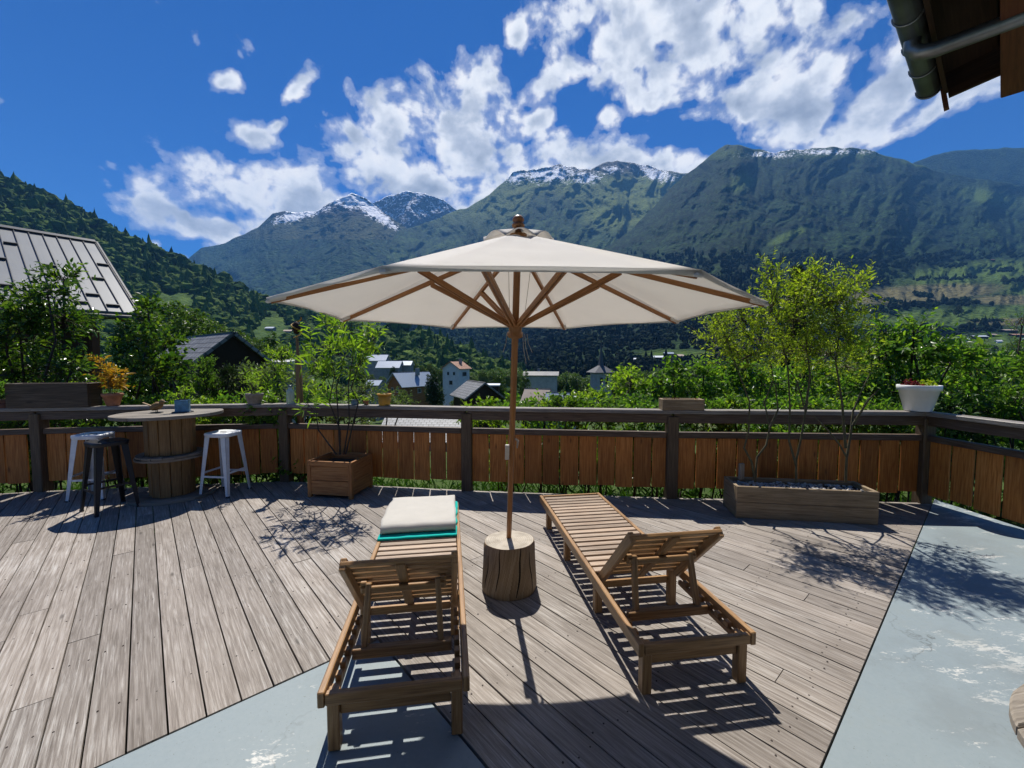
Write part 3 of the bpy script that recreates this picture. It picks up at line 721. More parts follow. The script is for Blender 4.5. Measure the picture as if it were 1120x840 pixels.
# cream mat and teal towel on the far end of the first lounger
ca, sa = math.cos(lg.rotation_euler.z), math.sin(lg.rotation_euler.z)
def LL(x, y, z): return np.array((lg.location[0] + x * ca - y * sa, lg.location[1] + x * sa + y * ca, z))
def cloth(name, mat, x0, x1, prof, nx=26, wav=.006, thick=.012, seed=0):
    """prof: list of (y, z) along the lounger, the sheet follows it"""
    P = []; pr = np.array(prof); d = np.concatenate([[0], np.cumsum(np.linalg.norm(np.diff(pr, axis=0), axis=1))]); m = 44
    ts = np.linspace(0, d[-1], m); yy = np.interp(ts, d, pr[:, 0]); zz = np.interp(ts, d, pr[:, 1])
    for i in range(m):
        for k in range(nx):
            u = k / (nx - 1); e = .012 * vnoise(np.array([i * .25, k * .02, seed])) + .02 * (i / m - .5) * (1 if seed else .4)
            w = wav * fbm(np.array([u * 5, ts[i] * 7, seed + .5]), 3, seed)
            P.append(LL(x0 + (x1 - x0) * u + e, yy[i], zz[i] + w))
    idx = np.arange(m * nx).reshape(m, nx); F = np.stack([idx[:-1, :-1], idx[:-1, 1:], idx[1:, 1:], idx[1:, :-1]], -1).reshape(-1, 4)
    o = npmesh(name, P, F, mat); q = o.modifiers.new('solid', 'SOLIDIFY'); q.thickness = thick; q.offset = 0; return o
def mat_cloth(name, col, scale=260, rough=.9, trans=0.0, sheen=.3):
    t = NT(name); p = t.obj(); w = t.noise(p, scale, 2, .5); b = t.noise(p, 9.0, 5, .6)
    c = t.mix(t.math('MULTIPLY', b, .5), col, tuple(x * .72 for x in col))
    n = t.bump(t.math('ADD', t.math('MULTIPLY', w, .3), b), .35, .006)
    sh = t.bsdf(c, rough, n, spec=.15)
    if trans > 0:
        tr = t.n('ShaderNodeBsdfTranslucent'); tr.inputs[0].default_value = (*col, 1); m = t.n('ShaderNodeMixShader'); m.inputs[0].default_value = trans
        t.l(sh, m.inputs[1]); t.l(tr.outputs[0], m.inputs[2]); sh = m.outputs[0]
    return t.done(sh)
M_teal = mat_cloth('teal_cotton', (.008, .42, .36)); M_cream = mat_cloth('cream_canvas', (.50, .475, .425))
tw = cloth('towel', M_teal, -.295, .285, [(1.42, .279), (1.9, .281), (2.16, .281)], seed=3); tag(tw, 'bright teal towel lying under the cream mat on the lounger', 'towel')
ct = cloth('folded_mat', M_cream, -.285, .272, [(1.565, .296), (1.50, .298), (1.483, .318), (1.497, .341), (1.56, .349), (1.85, .347), (2.13, .345), (2.20, .325), (2.205, .30), (2.12, .297), (1.8, .297)], thick=.022, wav=.005, seed=0)
tag(ct, 'cream canvas mat folded over on the teal towel', 'mat')

# ================================================================== stump and parasol
mb = MB(); sc_ = np.array((-.02, 2.87))
prof = [(.185, 0), (.192, .02), (.187, .10), (.182, .18), (.178, .26), (.176, .33), (.168, .342)]
pr2 = [(r, z) for r, z in np.array([(np.interp(z, [q[1] for q in prof], [q[0] for q in prof]), z) for z in np.linspace(0, .342, 14)])]
mb.lathe(pr2, 44, (sc_[0], sc_[1], 0), 1, .95, .4, True, .07, 4)
stump = mb.build('tree_stump', M_stump); tag(stump, 'barkless cracked log stump holding up the cream parasol pole', 'stump')
def mat_endgrain():
    t = NT('log_end_grain'); o = t.obj(); r = t.noise(o, 3.0, 3, .5)
    q = t.n('ShaderNodeVectorMath', operation='LENGTH'); t.l(t.mapv(o, (1, 1, 0)), q.inputs[0])
    ring = t.math('SINE', t.math('MULTIPLY', t.math('ADD', q.outputs['Value'], t.math('MULTIPLY', r, .03)), 420))
    c = t.mix(t.math('ADD', t.math('MULTIPLY', ring, .2), .4), (.34, .29, .22), (.52, .47, .39)); c = t.mix(t.ramp(t.noise(o, 9.0, 5, .6), [(.45, 0.0), (.7, .6)]), c, (.15, .12, .085))
    return t.done(t.bsdf(c, .75, t.bump(ring, .3, .002)))
# sawn top and drying cracks as parts
mb = MB(); mb.lathe([(.166, .3425), (.10, .345), (.0, .346)], 44, (0, 0, 0), 1, .95, .4, True, .07, 4)
mb.build('sawn_top', mat_endgrain(), stump, loc=(sc_[0], sc_[1], 0))
M_crack = plain('dark_crack', (.012, .008, .005), .95)
mb = MB()
for a0, z0, z1, w, tw_ in ((-1.15, .02, .343, .006, .22), (-1.95, .06, .34, .004, .12), (-.62, .0, .30, .003, -.1), (-2.5, .05, .28, .003, .15)):
    P = []; n_ = 12
    for i in range(n_):
        t_ = i / (n_ - 1); z = z0 + (z1 - z0) * t_; a = a0 + tw_ * (t_ - .5) + .03 * math.sin(7 * t_ + a0)
        rr = np.interp(z, [q[1] for q in prof], [q[0] for q in prof])
        ca_, sa_ = math.cos(a - .4), math.sin(a - .4)
        rr *= 1 + .07 * vnoise(np.array([ca_ * 1.6, sa_ * 1.6, z * .6 + 4 * 9.1])); x, y = rr * ca_, rr * sa_ * .95
        P.append((sc_[0] + x * math.cos(.4) - y * math.sin(.4), sc_[1] + x * math.sin(.4) + y * math.cos(.4), z))
    mb.tube(P, [w * (.4 + math.sin(math.pi * (i + .5) / n_)) * .8 for i in range(n_)], 5)
mb.build('drying_cracks', M_crack, stump)

def make_parasol():
    base = np.array((-.022, 2.90, .343)); C = np.array((.030, 2.05, 1.83)); Rr = 1.055; rot = .055; apex = C + np.array((0, 0, .375))
    top = np.array((.032, 2.05, 2.28)); d = top - base
    root = thing('parasol', 'big cream octagonal parasol with wooden ribs planted in the stump', 'parasol', base)
    def rel(p): return np.array(p, float) - base
    def pole(t): return d * t
    mb = MB(); mb.tube([pole(-.03), pole(.30)], .0175, 14); mb.tube([pole(.30), pole(.985)], .018, 14); mb.build('pole', M_pole, root)
    mb = MB(); mb.lathe([(.021, 0), (.03, .006), (.03, .016), (.022, .022), (.028, .032), (.027, .044), (.016, .056), (.0, .060)], 16, rel(apex) + np.array((0, 0, .022))); mb.build('finial', M_pole, root)
    ax = d / np.linalg.norm(d)
    tH = .735; hub = pole(tH)
    mb = MB(); mb.tube([hub - ax * .045, hub - ax * .028, hub - ax * .026, hub + ax * .03, hub + ax * .032, hub + ax * .045], [.042, .044, .034, .036, .044, .042], 16); mb.build('runner_hub', M_pole, root)
    th_ = rel(apex) - np.array((0, 0, .055)); mb = MB(); mb.tube([th_ - np.array((0, 0, .04)), th_ + np.array((0, 0, .045))], .042, 14); mb.build('crown_hub', M_pole, root)
    corners = [rel(C) + Rr * np.array((math.cos(rot + R(22.5 + 45 * k)), math.sin(rot + R(22.5 + 45 * k)), 0)) for k in range(8)]
    ap = rel(apex)
    for k in range(8):
        q = corners[k] + (ap - corners[k]) * .012 - np.array((0, 0, .016)); p0 = th_ + (q - th_) * .03
        mb = MB(); mb.bar(p0, q, .017, .024, (0, 0, 1), .8); rb = mb.build('rib', M_pole, root, .002)
        mid = p0 + (q - p0) * .44 - np.array((0, 0, .012)); h0 = hub + (mid - hub) * .06
        side = np.cross(mid - hub, (0, 0, 1)); side /= np.linalg.norm(side)
        mb = MB(); mb.bar(h0 + side * .010, mid + side * .010, .011, .022); mb.bar(h0 - side * .010, mid - side * .010, .011, .022); mb.build('strut', M_pole, root, .002)
    # canopy: eight panels, a little slack between the ribs, hemmed edge and corner pockets
    V = []; F = []; nr, na = 14, 9
    cut = .13
    for k in range(8):
        a, b = corners[k], corners[(k + 1) % 8]; o = len(V)
        for i in range(nr + 1):
            t = cut + (1 - cut) * i / nr
            for j in range(na):
                u = j / (na - 1); e = a + (b - a) * u; p = ap + (e - ap) * t
                sagw = math.sin(math.pi * u)
                p = p + np.array((0, 0, -.030 * sagw * math.sin(math.pi * min(1, t * .9)) * t)) + (ap - e) * (.022 * sagw * t ** 6)
                p = p + np.array((0, 0, (.008 * vnoise(np.array([u * 4 + k * 9, t * 6, 2.0])) + .004 * vnoise(np.array([u * 14 + k * 9, t * 9 + u * 5, 5.0]))) * sagw))
                V.append(p)
        for i in range(nr):
            for j in range(na - 1):
                q = o + i * na + j; F.append((q, q + na, q + na + 1, q + 1))
    can = npmesh('canopy', V, F, mat_cloth('cream_canopy', (.88, .855, .81), 320, .85, .42), root); sd = can.modifiers.new('solid', 'SOLIDIFY'); sd.thickness = .0016
    # valance hem hanging at every edge
    mb = MB()
    V = []; F = []
    for k in range(8):
        a, b = corners[k], corners[(k + 1) % 8]; o = len(V)
        for j in range(na):
            u = j / (na - 1); e = a + (b - a) * u; p = e + (ap - e) * (.022 * math.sin(math.pi * u)); p = p + np.array((0, 0, 0.001))
            out = (e - rel(C)); out[2] = 0; out /= np.linalg.norm(out)
            V.append(p + out * .001); V.append(p + np.array((0, 0, -.014)) - out * .004)
        for j in range(na - 1): F.append((o + 2 * j, o + 2 * j + 1, o + 2 * j + 3, o + 2 * j + 2))
    hem = npmesh('hem', V, F, bpy.data.materials['cream_canopy'], can); sd = hem.modifiers.new('solid', 'SOLIDIFY'); sd.thickness = .002
    for k in range(8):
        c_ = corners[k]; inn = (ap - c_) / np.linalg.norm(ap - c_)
        mb = MB(); out = -inn; mb.bar(c_ + inn * .070 - np.array((0, 0, .016)), c_ + out * .004 - np.array((0, 0, .014)), .042, .018, (0, 0, 1), .6); mb.build('corner_pocket', bpy.data.materials['cream_canopy'], can, .006)
    V = []; F = []; nv = 5
    for k in range(8):
        a, b = corners[k], corners[(k + 1) % 8]; o = len(V)
        for i in range(nv):
            t = .02 + .15 * i / (nv - 1)
            for j in range(na):
                u = j / (na - 1); e = a + (b - a) * u; p = ap + (e - ap) * t + np.array((0, 0, .020 + .035 * t / .17 * math.sin(math.pi * u) - .016 * t / .17))
                V.append(p)
        for i in range(nv - 1):
            for j in range(na - 1):
                q = o + i * na + j; F.append((q, q + na, q + na + 1, q + 1))
    ven = npmesh('vent_cap', V, F, bpy.data.materials['cream_canopy'], can); sd = ven.modifiers.new('solid', 'SOLIDIFY'); sd.thickness = .002
    # pull cords and the paper tag
    M_cord = plain('cord', (.35, .30, .24), .8)
    mb = MB()
    for a_, l_ in ((-.045, .10), (.05, .14), (.062, .10), (.04, .16)):
        h_ = hub + np.array((a_, -.02, -.03)); mb.tube([h_, h_ + np.array((a_ * .1, 0, -l_ * .5)), h_ + np.array((a_ * .45, -.01, -l_))], .0016, 4)
    for a_ in (-.03, .045):
        h_ = hub + np.array((a_, 0, .03)); mb.tube([h_, th_ + np.array((a_ * 1.6, 0, -.02))], .0013, 4)
    mb.build('pull_cord', M_cord, root)
    tg = pole(.352) + np.array((-.027, -.02, 0)); mb = MB(); mb.bar(tg + ax * .055, tg - ax * .055, .026, .014, (0, 1, 0)); mb.build('white_cleat', plain('cleat_white', (.62, .58, .52), .6), root, .003)
    tg = pole(.385) + np.array((.022, -.012, 0)); mb = MB(); mb.tube([tg + ax * .03, tg + np.array((.016, -.004, .01)), tg - ax * .04 + np.array((.012, 0, 0))], [.006, .008, .004], 6); mb.build('rope_knot', M_cord, root)
    return root
make_parasol()

# ================================================================== stools, spool table and pots
def make_stool(mat):
    root = thing('metal_stool', '', 'stool'); Ht = .74
    mb = MB(); n = 40
    def sq(r, z, k=4.5): return [(r * math.copysign(abs(math.cos(2 * math.pi * i / n)) ** (2 / k), math.cos(2 * math.pi * i / n)), r * math.copysign(abs(math.sin(2 * math.pi * i / n)) ** (2 / k), math.sin(2 * math.pi * i / n)), z) for i in range(n)]
    rings = [sq(.150, Ht - .045), sq(.156, Ht - .012), sq(.152, Ht), sq(.135, Ht + .002), sq(.10, Ht - .004), sq(.05, Ht - .006)]
    V = [p for r in rings for p in r]; F = []
    for i in range(len(rings) - 1):
        for k in range(n): F.append((i * n + k, i * n + (k + 1) % n, (i + 1) * n + (k + 1) % n, (i + 1) * n + k))
    F.append(tuple((len(rings) - 1) * n + k for k in range(n)))
    mb.add(V, F, None, True); seat = mb.build('seat', mat, root); mb = MB(); mb.box((0, 0, Ht - .0035), (.075, .022, .006)); mb.build('hand_slot', M_black if mat is not M_black else M_crack, seat, .004)
    for sx in (-1, 1):
        for sy in (-1, 1):
            mb = MB(); a = np.array((sx * .128, sy * .128, Ht - .02)); b = np.array((sx * .185, sy * .185, 0.0))
            # folded sheet leg: two flanges meeting on the corner
            for ax_ in (0, 1):
                w0, w1 = .062, .030; e = np.zeros(3); e[ax_] = -1 * (sx if ax_ == 0 else sy); o = np.zeros(3); o[1 - ax_] = (sy if ax_ == 0 else sx) * .0
                off = np.zeros(3); off[1 - ax_] = -(sy if ax_ == 0 else sx) * .004
                P = [a, a + e * w0, b + e * w1, b]; Q = [p + off for p in P]
                mb.add(P + Q, [(0, 1, 2, 3), (7, 6, 5, 4), (0, 4, 5, 1), (1, 5, 6, 2), (2, 6, 7, 3), (3, 7, 4, 0)])
            lg_ = mb.build('leg', mat, root)
            mb = MB(); mb.box((b[0] - sx * .012, b[1] - sy * .012, .008), (.032, .032, .016)); mb.build('foot_cap', M_black, lg_, .003)
    def at(sx, sy, z):
        t = 1 - z / (Ht - .02); r = .128 + (.185 - .128) * t - .006; return (sx * r, sy * r, z)
    for (p, q, z) in (((-1, -1), (1, -1), .235), ((-1, 1), (1, 1), .235), ((-1, -1), (-1, 1), .275), ((1, -1), (1, 1), .275)):
        mb = MB(); mb.bar(at(*p, z), at(*q, z), .006, .022); mb.build('stretcher', mat, root)
    return root
st = make_stool(M_white); st['label'] = 'white metal stool standing alone beside the spool table, nearer the cedar planter'; st['group'] = 'metal stools'
st.location = (-3.44, 4.97, 0); st.rotation_euler.z = R(-6)
st2 = copy_tree(st, None, 'white metal stool partly hidden behind the black stool'); st2.location = (-4.86, 4.84, 0); st2.rotation_euler.z = R(12)
stb = make_stool(M_black); stb['label'] = 'black metal stool in front of a white stool'; stb['group'] = 'metal stools'
stb.location = (-4.30, 4.42, 0); stb.rotation_euler.z = R(-27)

def staves(mb, r, z0, z1, n, bulge=.0, gap=.004):
    for k in range(n):
        a = 2 * math.pi * (k + .5) / n; w = 2 * r * math.tan(math.pi / n) - gap
        d = np.array((math.cos(a), math.sin(a), 0)); s_ = np.array((-d[1], d[0], 0)); rr = r + random.uniform(-.004, .004)
        mb.obox((d[0] * rr, d[1] * rr, (z0 + z1) / 2), (0, 0, 1), s_, d, z1 - z0, w, .03)
def round_planks(mb, rx, ry, z, th, n, rot=0, rough=.006):
    """a disc sawn from parallel planks"""
    for k in range(n):
        y0 = -ry + 2 * ry * k / n; y1 = -ry + 2 * ry * (k + 1) / n - .004
        pts = []
        m = 7
        def xr(y): return rx * math.sqrt(max(0.0, 1 - min(1, abs(y) / ry) ** 2))
        for i in range(m): y = y0 + (y1 - y0) * i / (m - 1); pts.append((xr(y), y))
        for i in range(m): y = y1 + (y0 - y1) * i / (m - 1); pts.append((-xr(y), y))
        zt = z + random.uniform(-.002, .002); c, s_ = math.cos(rot), math.sin(rot); nn = len(pts)
        W = [(x * c - y * s_, x * s_ + y * c) for x, y in pts]; ou = random.random() * 30
        V = [(x, y, zt + th / 2) for x, y in W] + [(x, y, zt - th / 2) for x, y in W]
        F = [tuple(range(nn)), tuple(range(nn, 2 * nn))[::-1]] + [(i, nn + i, nn + (i + 1) % nn, (i + 1) % nn) for i in range(nn)]
        U = [[(ou + x, y) for x, y in pts], [(ou + x, y) for x, y in pts][::-1]] + [[(ou, 0), (ou, th), (ou + .03, th), (ou + .03, 0)]] * nn
        mb.add(V, F, U)
tb = thing('spool_table', 'high wooden cable spool table between the metal stools', 'table', (-3.98, 4.86, 0), 0)
mb = MB(); round_planks(mb, .42, .37, .018, .034, 6, .3); mb.build('bottom_flange', M_grey, tb, .003)
mb = MB(); staves(mb, .195, .036, .46, 13); mb.build('lower_drum', M_spool, tb, .004)
mb = MB(); round_planks(mb, .335, .32, .475, .026, 6, .6); mb.build('middle_flange', M_grey, tb, .003)
mb = MB(); round_planks(mb, .33, .32, .503, .024, 6, 2.0); mb.build('middle_flange', M_grey, tb, .003)
mb = MB(); staves(mb, .222, .517, .945, 14); mb.build('upper_drum', M_spool, tb, .004)
mb = MB(); round_planks(mb, .52, .44, .965, .036, 7, .72); mb.build('tabletop', M_grey, tb, .003)

rt = thing('round_table', 'low round plank table at the edge of the painted concrete', 'table', (1.985, .972, 0))
mb = MB(); round_planks(mb, .49, .49, .43, .04, 7, .18); mb.build('tabletop', M_grey, rt, .006)
mb = MB(); staves(mb, .24, .03, .41, 15); mb.build('drum', M_spool, rt, .004)
mb = MB(); round_planks(mb, .42, .42, .018, .034, 7, .5); mb.build('bottom_flange', M_plank, rt, .004)

RT = 1.0255            # top of the rail cap
def rail_at(u, off=0.0):
    """a point on the rail cap, found along the fence line"""
    best = None
    for i in range(len(FENCE) - 1):
        a = np.array(FENCE[i]); b = np.array(FENCE[i + 1])
        for t in np.linspace(0, 1, 400):
            p = a + (b - a) * t; uu = 560 + FPX * p[0] / (p[1] * 1.0 / 1.0) * 1.0
            e = abs(uu - u)
            if best is None or e < best[0]: best = (e, p, (b - a) / np.linalg.norm(b - a))
    p, d = best[1], best[2]; q = p + np.array((-d[1], d[0])) * off
    return np.array((q[0], q[1], RT)), math.atan2(d[1], d[0])

def pot(name, label, cat, loc, r0, r1, h, mat, rim=.02, n=28, soil=True, rimh=.035):
    t = thing(name, label, cat, loc)
    mb = MB(); pr = [(r0 * .97, 0), (r0, .006), (r0 + (r1 - r0) * .93, h - rimh)]
    pr += [(r1 - .002, h - rimh), (r1 + rim * .35, h - rimh + .002)] if rim > 0 else [(r1, h - rimh)]
    pr += [(r1 + rim * .45, h - .003), (r1 + rim * .3, h), (r1 - .012, h), (r1 - .016, h - .03)]
    mb.lathe(pr, n); mb.build('pot', mat, t)
    if soil:
        mb = MB(); mb.lathe([(r1 - .015, h - .028), (.0, h - .02)], n, jit=.0); mb.build('soil', M_soil, t)
    return t
def potted_leaves(t, h, r, ht, n, ll, lw, lm, per=8, stems=6, tl=.10, upd=.9):
    mb = MB(); SS = []; DD = []
    for k in range(stems):
        a = rng.uniform(0, 6.28); b = np.array((math.cos(a) * r * .9 * rng.uniform(.3, 1), math.sin(a) * r * .9 * rng.uniform(.3, 1), h + ht * rng.uniform(.6, 1)))
        p = stem_path((math.cos(a) * .015, math.sin(a) * .015, h - .03), b, .05); mb.tube(p, np.linspace(.004, .0015, len(p)), 4)
        m = max(1, n // stems)
        for i in range(m):
            f = rng.uniform(.25, 1); q = np.array(p[0]) + (b - np.array(p[0])) * f; SS.append(q + rng.normal(0, r * .13, 3)); DD.append(norm(np.array((math.cos(a), math.sin(a), 0)) * .5 + rng.normal(0, .5, 3) + np.array((0, 0, upd))))
    mb.build('stem', M_bark, t)
    V, F = twig_leaves(np.array(SS), np.array(DD), np.full(len(SS), tl) * rng.uniform(.7, 1.3, len(SS)), per, ll, lw, .8)
    npmesh('foliage', V, F, lm, t, False)

L_gold = leafmat('golden_leaves', [(.2400, .1200, .0144), (.3600, .2400, .0240), (.4320, .3240, .0360), (.4080, .1920, .0240), (.2640, .2520, .0300)], .4, .5, (1.3, 1.2, .5))
L_fresh = leafmat('fresh_leaves', [(.0945, .1755, .0189), (.1485, .2430, .0270), (.2025, .2970, .0405), (.2565, .3375, .0540), (.1350, .2025, .0270)], .5)
L_mid = leafmat('mid_leaves', [(.0450, .1050, .0180), (.0825, .1650, .0270), (.1200, .2100, .0330), (.1650, .2550, .0525)], .42)
L_darkl = leafmat('dark_leaves', [(.0168, .0490, .0140), (.0308, .0770, .0182), (.0490, .1050, .0224), (.0700, .1400, .0308)], .32)
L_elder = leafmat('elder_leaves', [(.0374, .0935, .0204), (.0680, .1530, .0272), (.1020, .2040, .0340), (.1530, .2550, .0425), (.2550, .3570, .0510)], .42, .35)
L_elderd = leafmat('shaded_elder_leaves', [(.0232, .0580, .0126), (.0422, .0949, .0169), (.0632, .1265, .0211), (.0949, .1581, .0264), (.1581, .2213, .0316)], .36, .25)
L_gris = leafmat('grey_green_leaves', [(.0780, .1105, .0585), (.1170, .1560, .0780), (.1560, .1950, .0975), (.0910, .1430, .0520)], .35)
L_red = leafmat('dark_red_leaves', [(.06, .008, .012), (.11, .015, .02), (.16, .03, .03)], .35, tcol=(1.5, .6, .6))
L_lime = leafmat('lime_leaves', [(.20, .26, .012), (.28, .34, .02), (.34, .38, .04)], .45)
L_con = leafmat('conifer_sprays', [(.014, .032, .012), (.022, .046, .015), (.034, .06, .018), (.05, .08, .022)], .15, .7)

p_, rz_ = rail_at(122); t = pot('potted_plant', 'terracotta pot with a golden orange leafy plant on the dark rail', 'potted plant', p_, .062, .098, .155, M_terra); potted_leaves(t, .15, .16, .40, 60, .075, .034, L_gold, 9, 9, .13)
p_, rz_ = rail_at(277); t = pot('potted_plant', 'small weathered grey pot with thin green sprouts on the rail', 'potted plant', p_, .075, .105, .135, M_grpot, 0); potted_leaves(t, .13, .13, .26, 30, .07, .014, L_fresh, 7, 12, .10)
p_, rz_ = rail_at(420); t = pot('potted_plant', 'yellow ochre pot on the rail behind the folded mat lounger', 'potted plant', p_, .066, .084, .145, M_yellow, .012, 28, True, .02); potted_leaves(t, .13, .06, .05, 14, .03, .018, L_mid, 5, 5, .04)
p_, rz_ = rail_at(400); t = pot('potted_plant', 'tiny clay pot with a small succulent on the rail next to the ochre pot', 'potted plant', p_, .026, .034, .055, M_terra, .008, 20, True, .012); potted_leaves(t, .05, .05, .045, 16, .034, .018, L_fresh, 5, 6, .04)
p_, rz_ = rail_at(387); t = pot('potted_plant', 'small bluish grey pot with a low green plant on the rail', 'potted plant', p_, .038, .048, .07, plain('bluish_pot', (.17, .24, .27), .5), .008, 20, True, .015); potted_leaves(t, .06, .08, .07, 22, .045, .022, L_fresh, 6, 7, .05)
p_, rz_ = rail_at(1008); t = pot('potted_plant', 'tapered white pot of red and lime plants on the corner post', 'potted plant', p_ + np.array((-.02, 0, .006)), .118, .176, .285, M_pot, .03, 36, True, .06)
mb = MB(); V1, F1 = twig_leaves(np.array([(-.07, 0, .27)] * 46) + rng.normal(0, .032, (46, 3)) * np.array((1, 1.5, .5)), norm(rng.normal(0, .6, (46, 3)) + np.array((0, 0, .8))), np.full(46, .05), 6, .038, .024, .9); npmesh('red_foliage', V1, F1, L_red, t, False)
V1, F1 = twig_leaves(np.array([(.075, 0, .27)] * 46) + rng.normal(0, .032, (46, 3)) * np.array((1, 1.5, .5)), norm(rng.normal(0, .6, (46, 3)) + np.array((0, 0, .8))), np.full(46, .05), 6, .034, .024, .9); npmesh('lime_foliage', V1, F1, L_lime, t, False)
p_, rz_ = rail_at(3); t = pot('potted_plant', 'small dark clay pot with a low green plant beside the long trough', 'potted plant', p_, .075, .10, .10, plain('dark_clay', (.10, .045, .03), .8), .015); potted_leaves(t, .09, .15, .22, 36, .07, .03, L_mid, 8, 9, .10)

def trough(name, label, loc, rz, L, W, H, mat, th=.025, boards=1, soil_d=.03):
    t = thing(name, label, 'planter', loc, rz)
    for sy in (-1, 1):
        mb = MB()
        for k in range(boards):
            h = H / boards; mb.box((0, sy * (W / 2 - th / 2), h * (k + .5)), (L - .004 * k, th, h - .003)); 
        mb.build('side_board', mat, t, .004)
    for sx in (-1, 1):
        mb = MB()
        for k in range(boards):
            h = H / boards; mb.box((sx * (L / 2 - th / 2), 0, h * (k + .5)), (th, W - 2 * th - .003, h - .003), 0, 'y')
        mb.build('end_board', mat, t, .004)
    return t
p_, rz_ = rail_at(59); t = trough('planter_trough', 'long dark wooden trough on the rail under the elder', p_, rz_, .85, .22, .29, wood('dark_trough_board', (.04, .026, .015), (.085, .058, .035), (.15, .11, .075), .6, 6, .5, .3, True, .3), .03)
mb = MB(); mb.box((0, 0, .23), (.80, .16, .03)); mb.build('soil', M_soil, t)
p_, rz_ = rail_at(746); t = trough('planter_trough', 'small brown wooden trough on the rail over a fence post', p_, rz_, .46, .17, .125, M_stump, .025)
mb = MB(); mb.box((0, 0, .09), (.42, .13, .03)); mb.build('soil', M_soil, t)
V1, F1 = twig_leaves(np.concatenate([rng.uniform(-.18, .18, (26, 1)), rng.uniform(-.05, .05, (26, 1)), np.full((26, 1), .10)], 1), norm(rng.normal(0, .6, (26, 3)) + np.array((0, 0, .6))), np.full(26, .03), 4, .03, .012, .9); npmesh('foliage', V1, F1, leafmat('rusty_sprouts', [(.12, .05, .02), (.25, .09, .03), (.06, .09, .02)], .3), t, False)

# jar, cup, ornament, stake
p_, rz_ = rail_at(317); t = thing('glass_bottle', 'pale frosted glass bottle standing on the rail by the carved stake', 'bottle', p_)
def mat_glass():
    q = NT('frosted_glass'); return q.done(q.bsdf((.75, .82, .82), .35, spec=.5, **{'Transmission Weight': .55, 'IOR': 1.2}))
mb = MB(); mb.lathe([(.040, 0), (.047, .006), (.047, .15), (.040, .175), (.024, .19), (.022, .215)], 24); mb.build('body', mat_glass(), t)
mb = MB(); mb.lathe([(.026, .212), (.027, .235), (.0, .238)], 20); mb.build('lid', M_zinc, t)
tp = np.array((-3.98, 4.86, .983))
t = thing('tin_cup', 'blue square tin holder with a green sprig on the spool table', 'tin', tp + np.array((.14, .02, 0)), .5)
mb = MB(); mb.box((0, 0, .075), (.13, .13, .15)); mb.build('tin', M_blue, t, .008)
mb = MB(); mb.box((0, 0, .149), (.115, .115, .006)); mb.build('soil', M_soil, t)
mb = MB(); mb.lathe([(.10, 0), (.105, .008), (.09, .012)], 24); mb.build('dark_saucer', M_black, t)
potted_leaves(t, .15, .10, .15, 18, .06, .038, L_fresh, 5, 5, .08)
t = thing('bird_ornament', 'small brown wooden bird ornament on the spool table', 'ornament', tp + np.array((-.13, -.02, 0)), .3)
mb = MB(); mb.lathe([(.0, -.075), (.025, -.06), (.043, -.02), (.045, .02), (.03, .055), (.0, .075)], 18); b_ = mb.build('body', M_spool, t, loc=(0, 0, .075)); b_.rotation_euler = (0, R(62), 0)
mb = MB(); mb.lathe([(.0, -.03), (.022, -.018), (.028, 0), (.02, .02), (.0, .03)], 16); mb.build('head', M_spool, t, loc=(.055, 0, .125)); mb = MB(); mb.tube([(.075, 0, .125), (.115, 0, .118)], [.009, .001], 6); mb.build('beak', M_black, t)
mb = MB(); mb.bar((-.05, 0, .08), (-.13, 0, .12), .035, .008); mb.build('tail', M_spool, t); mb = MB(); mb.tube([(0, .015, .04), (0, .02, .0)], .004, 5); mb.tube([(0, -.015, .04), (0, -.02, .0)], .004, 5); mb.lathe([(.06, 0), (.06, .006)], 18); mb.build('foot', M_black, t)

s0 = px(328, 436, 5.62); s1 = px(324, 352, 5.62)
t = thing('garden_stake', 'rough wooden garden stake with a dark carved knob behind the rail', 'stake', (s0[0], s0[1], -.6))
def rl(p): return np.array(p) - np.array((s0[0], s0[1], -.6))
mb = MB(); mb.tube([(0, 0, 0), rl(s0), rl(s0 + (s1 - s0) * .5), rl(s0 + (s1 - s0) * .52), rl(s0 + (s1 - s0) * .8)], [.05, .045, .04, .022, .018], 8); mb.build('pole', M_spool, t)
mb = MB(); mb.lathe([(.0, -.09), (.03, -.07), (.052, -.01), (.04, .05), (.015, .08), (.0, .09)], 14, rl(s1 + np.array((0, 0, -.08)))); mb.build('knob', M_shadeslope and M_darkwood, t)
mb = MB(); c0 = rl(s1 + np.array((0, 0, -.06))); mb.tube([c0 + np.array((.062 * math.cos(a), .062 * math.sin(a), .12 - a * .03)) for a in np.linspace(0, 9, 26)], [.005 + .004 * math.sin(a) for a in np.linspace(0, 3.1, 26)], 5); mb.build('vine', L_gold, t)

# cedar planter and long planter on the deck
t = thing('cedar_planter', 'square orange cedar planter on small feet with a tall leafy plant growing in it', 'planter', (-2.06, 5.00, 0), R(-9))
Lx, Ly, Hh = .52, .46, .43
for (c_, sz, rz_) in (((0, -Ly / 2, 0), Lx, 0), ((0, Ly / 2, 0), Lx, 0), ((-Lx / 2, 0, 0), Ly, R(90)), ((Lx / 2, 0, 0), Ly, R(90))):
    mb = MB()
    for k, (z0, z1) in enumerate(((.035, .20), (.204, .365))): mb.box((c_[0], c_[1], (z0 + z1) / 2), (sz - .03, .02, z1 - z0), rz_)
    mb.box((c_[0] * 1.02, c_[1] * 1.02, .398), (sz + .02, .026, .062), rz_)
    mb.build('side_panel', M_cedar, t, .004)
for sx in (-1, 1):
    for sy in (-1, 1):
        mb = MB(); mb.box((sx * (Lx / 2 - .004), sy * (Ly / 2 - .004), .20), (.045, .045, .40), 0, 'z'); mb.build('corner_post', M_cedar, t, .004)
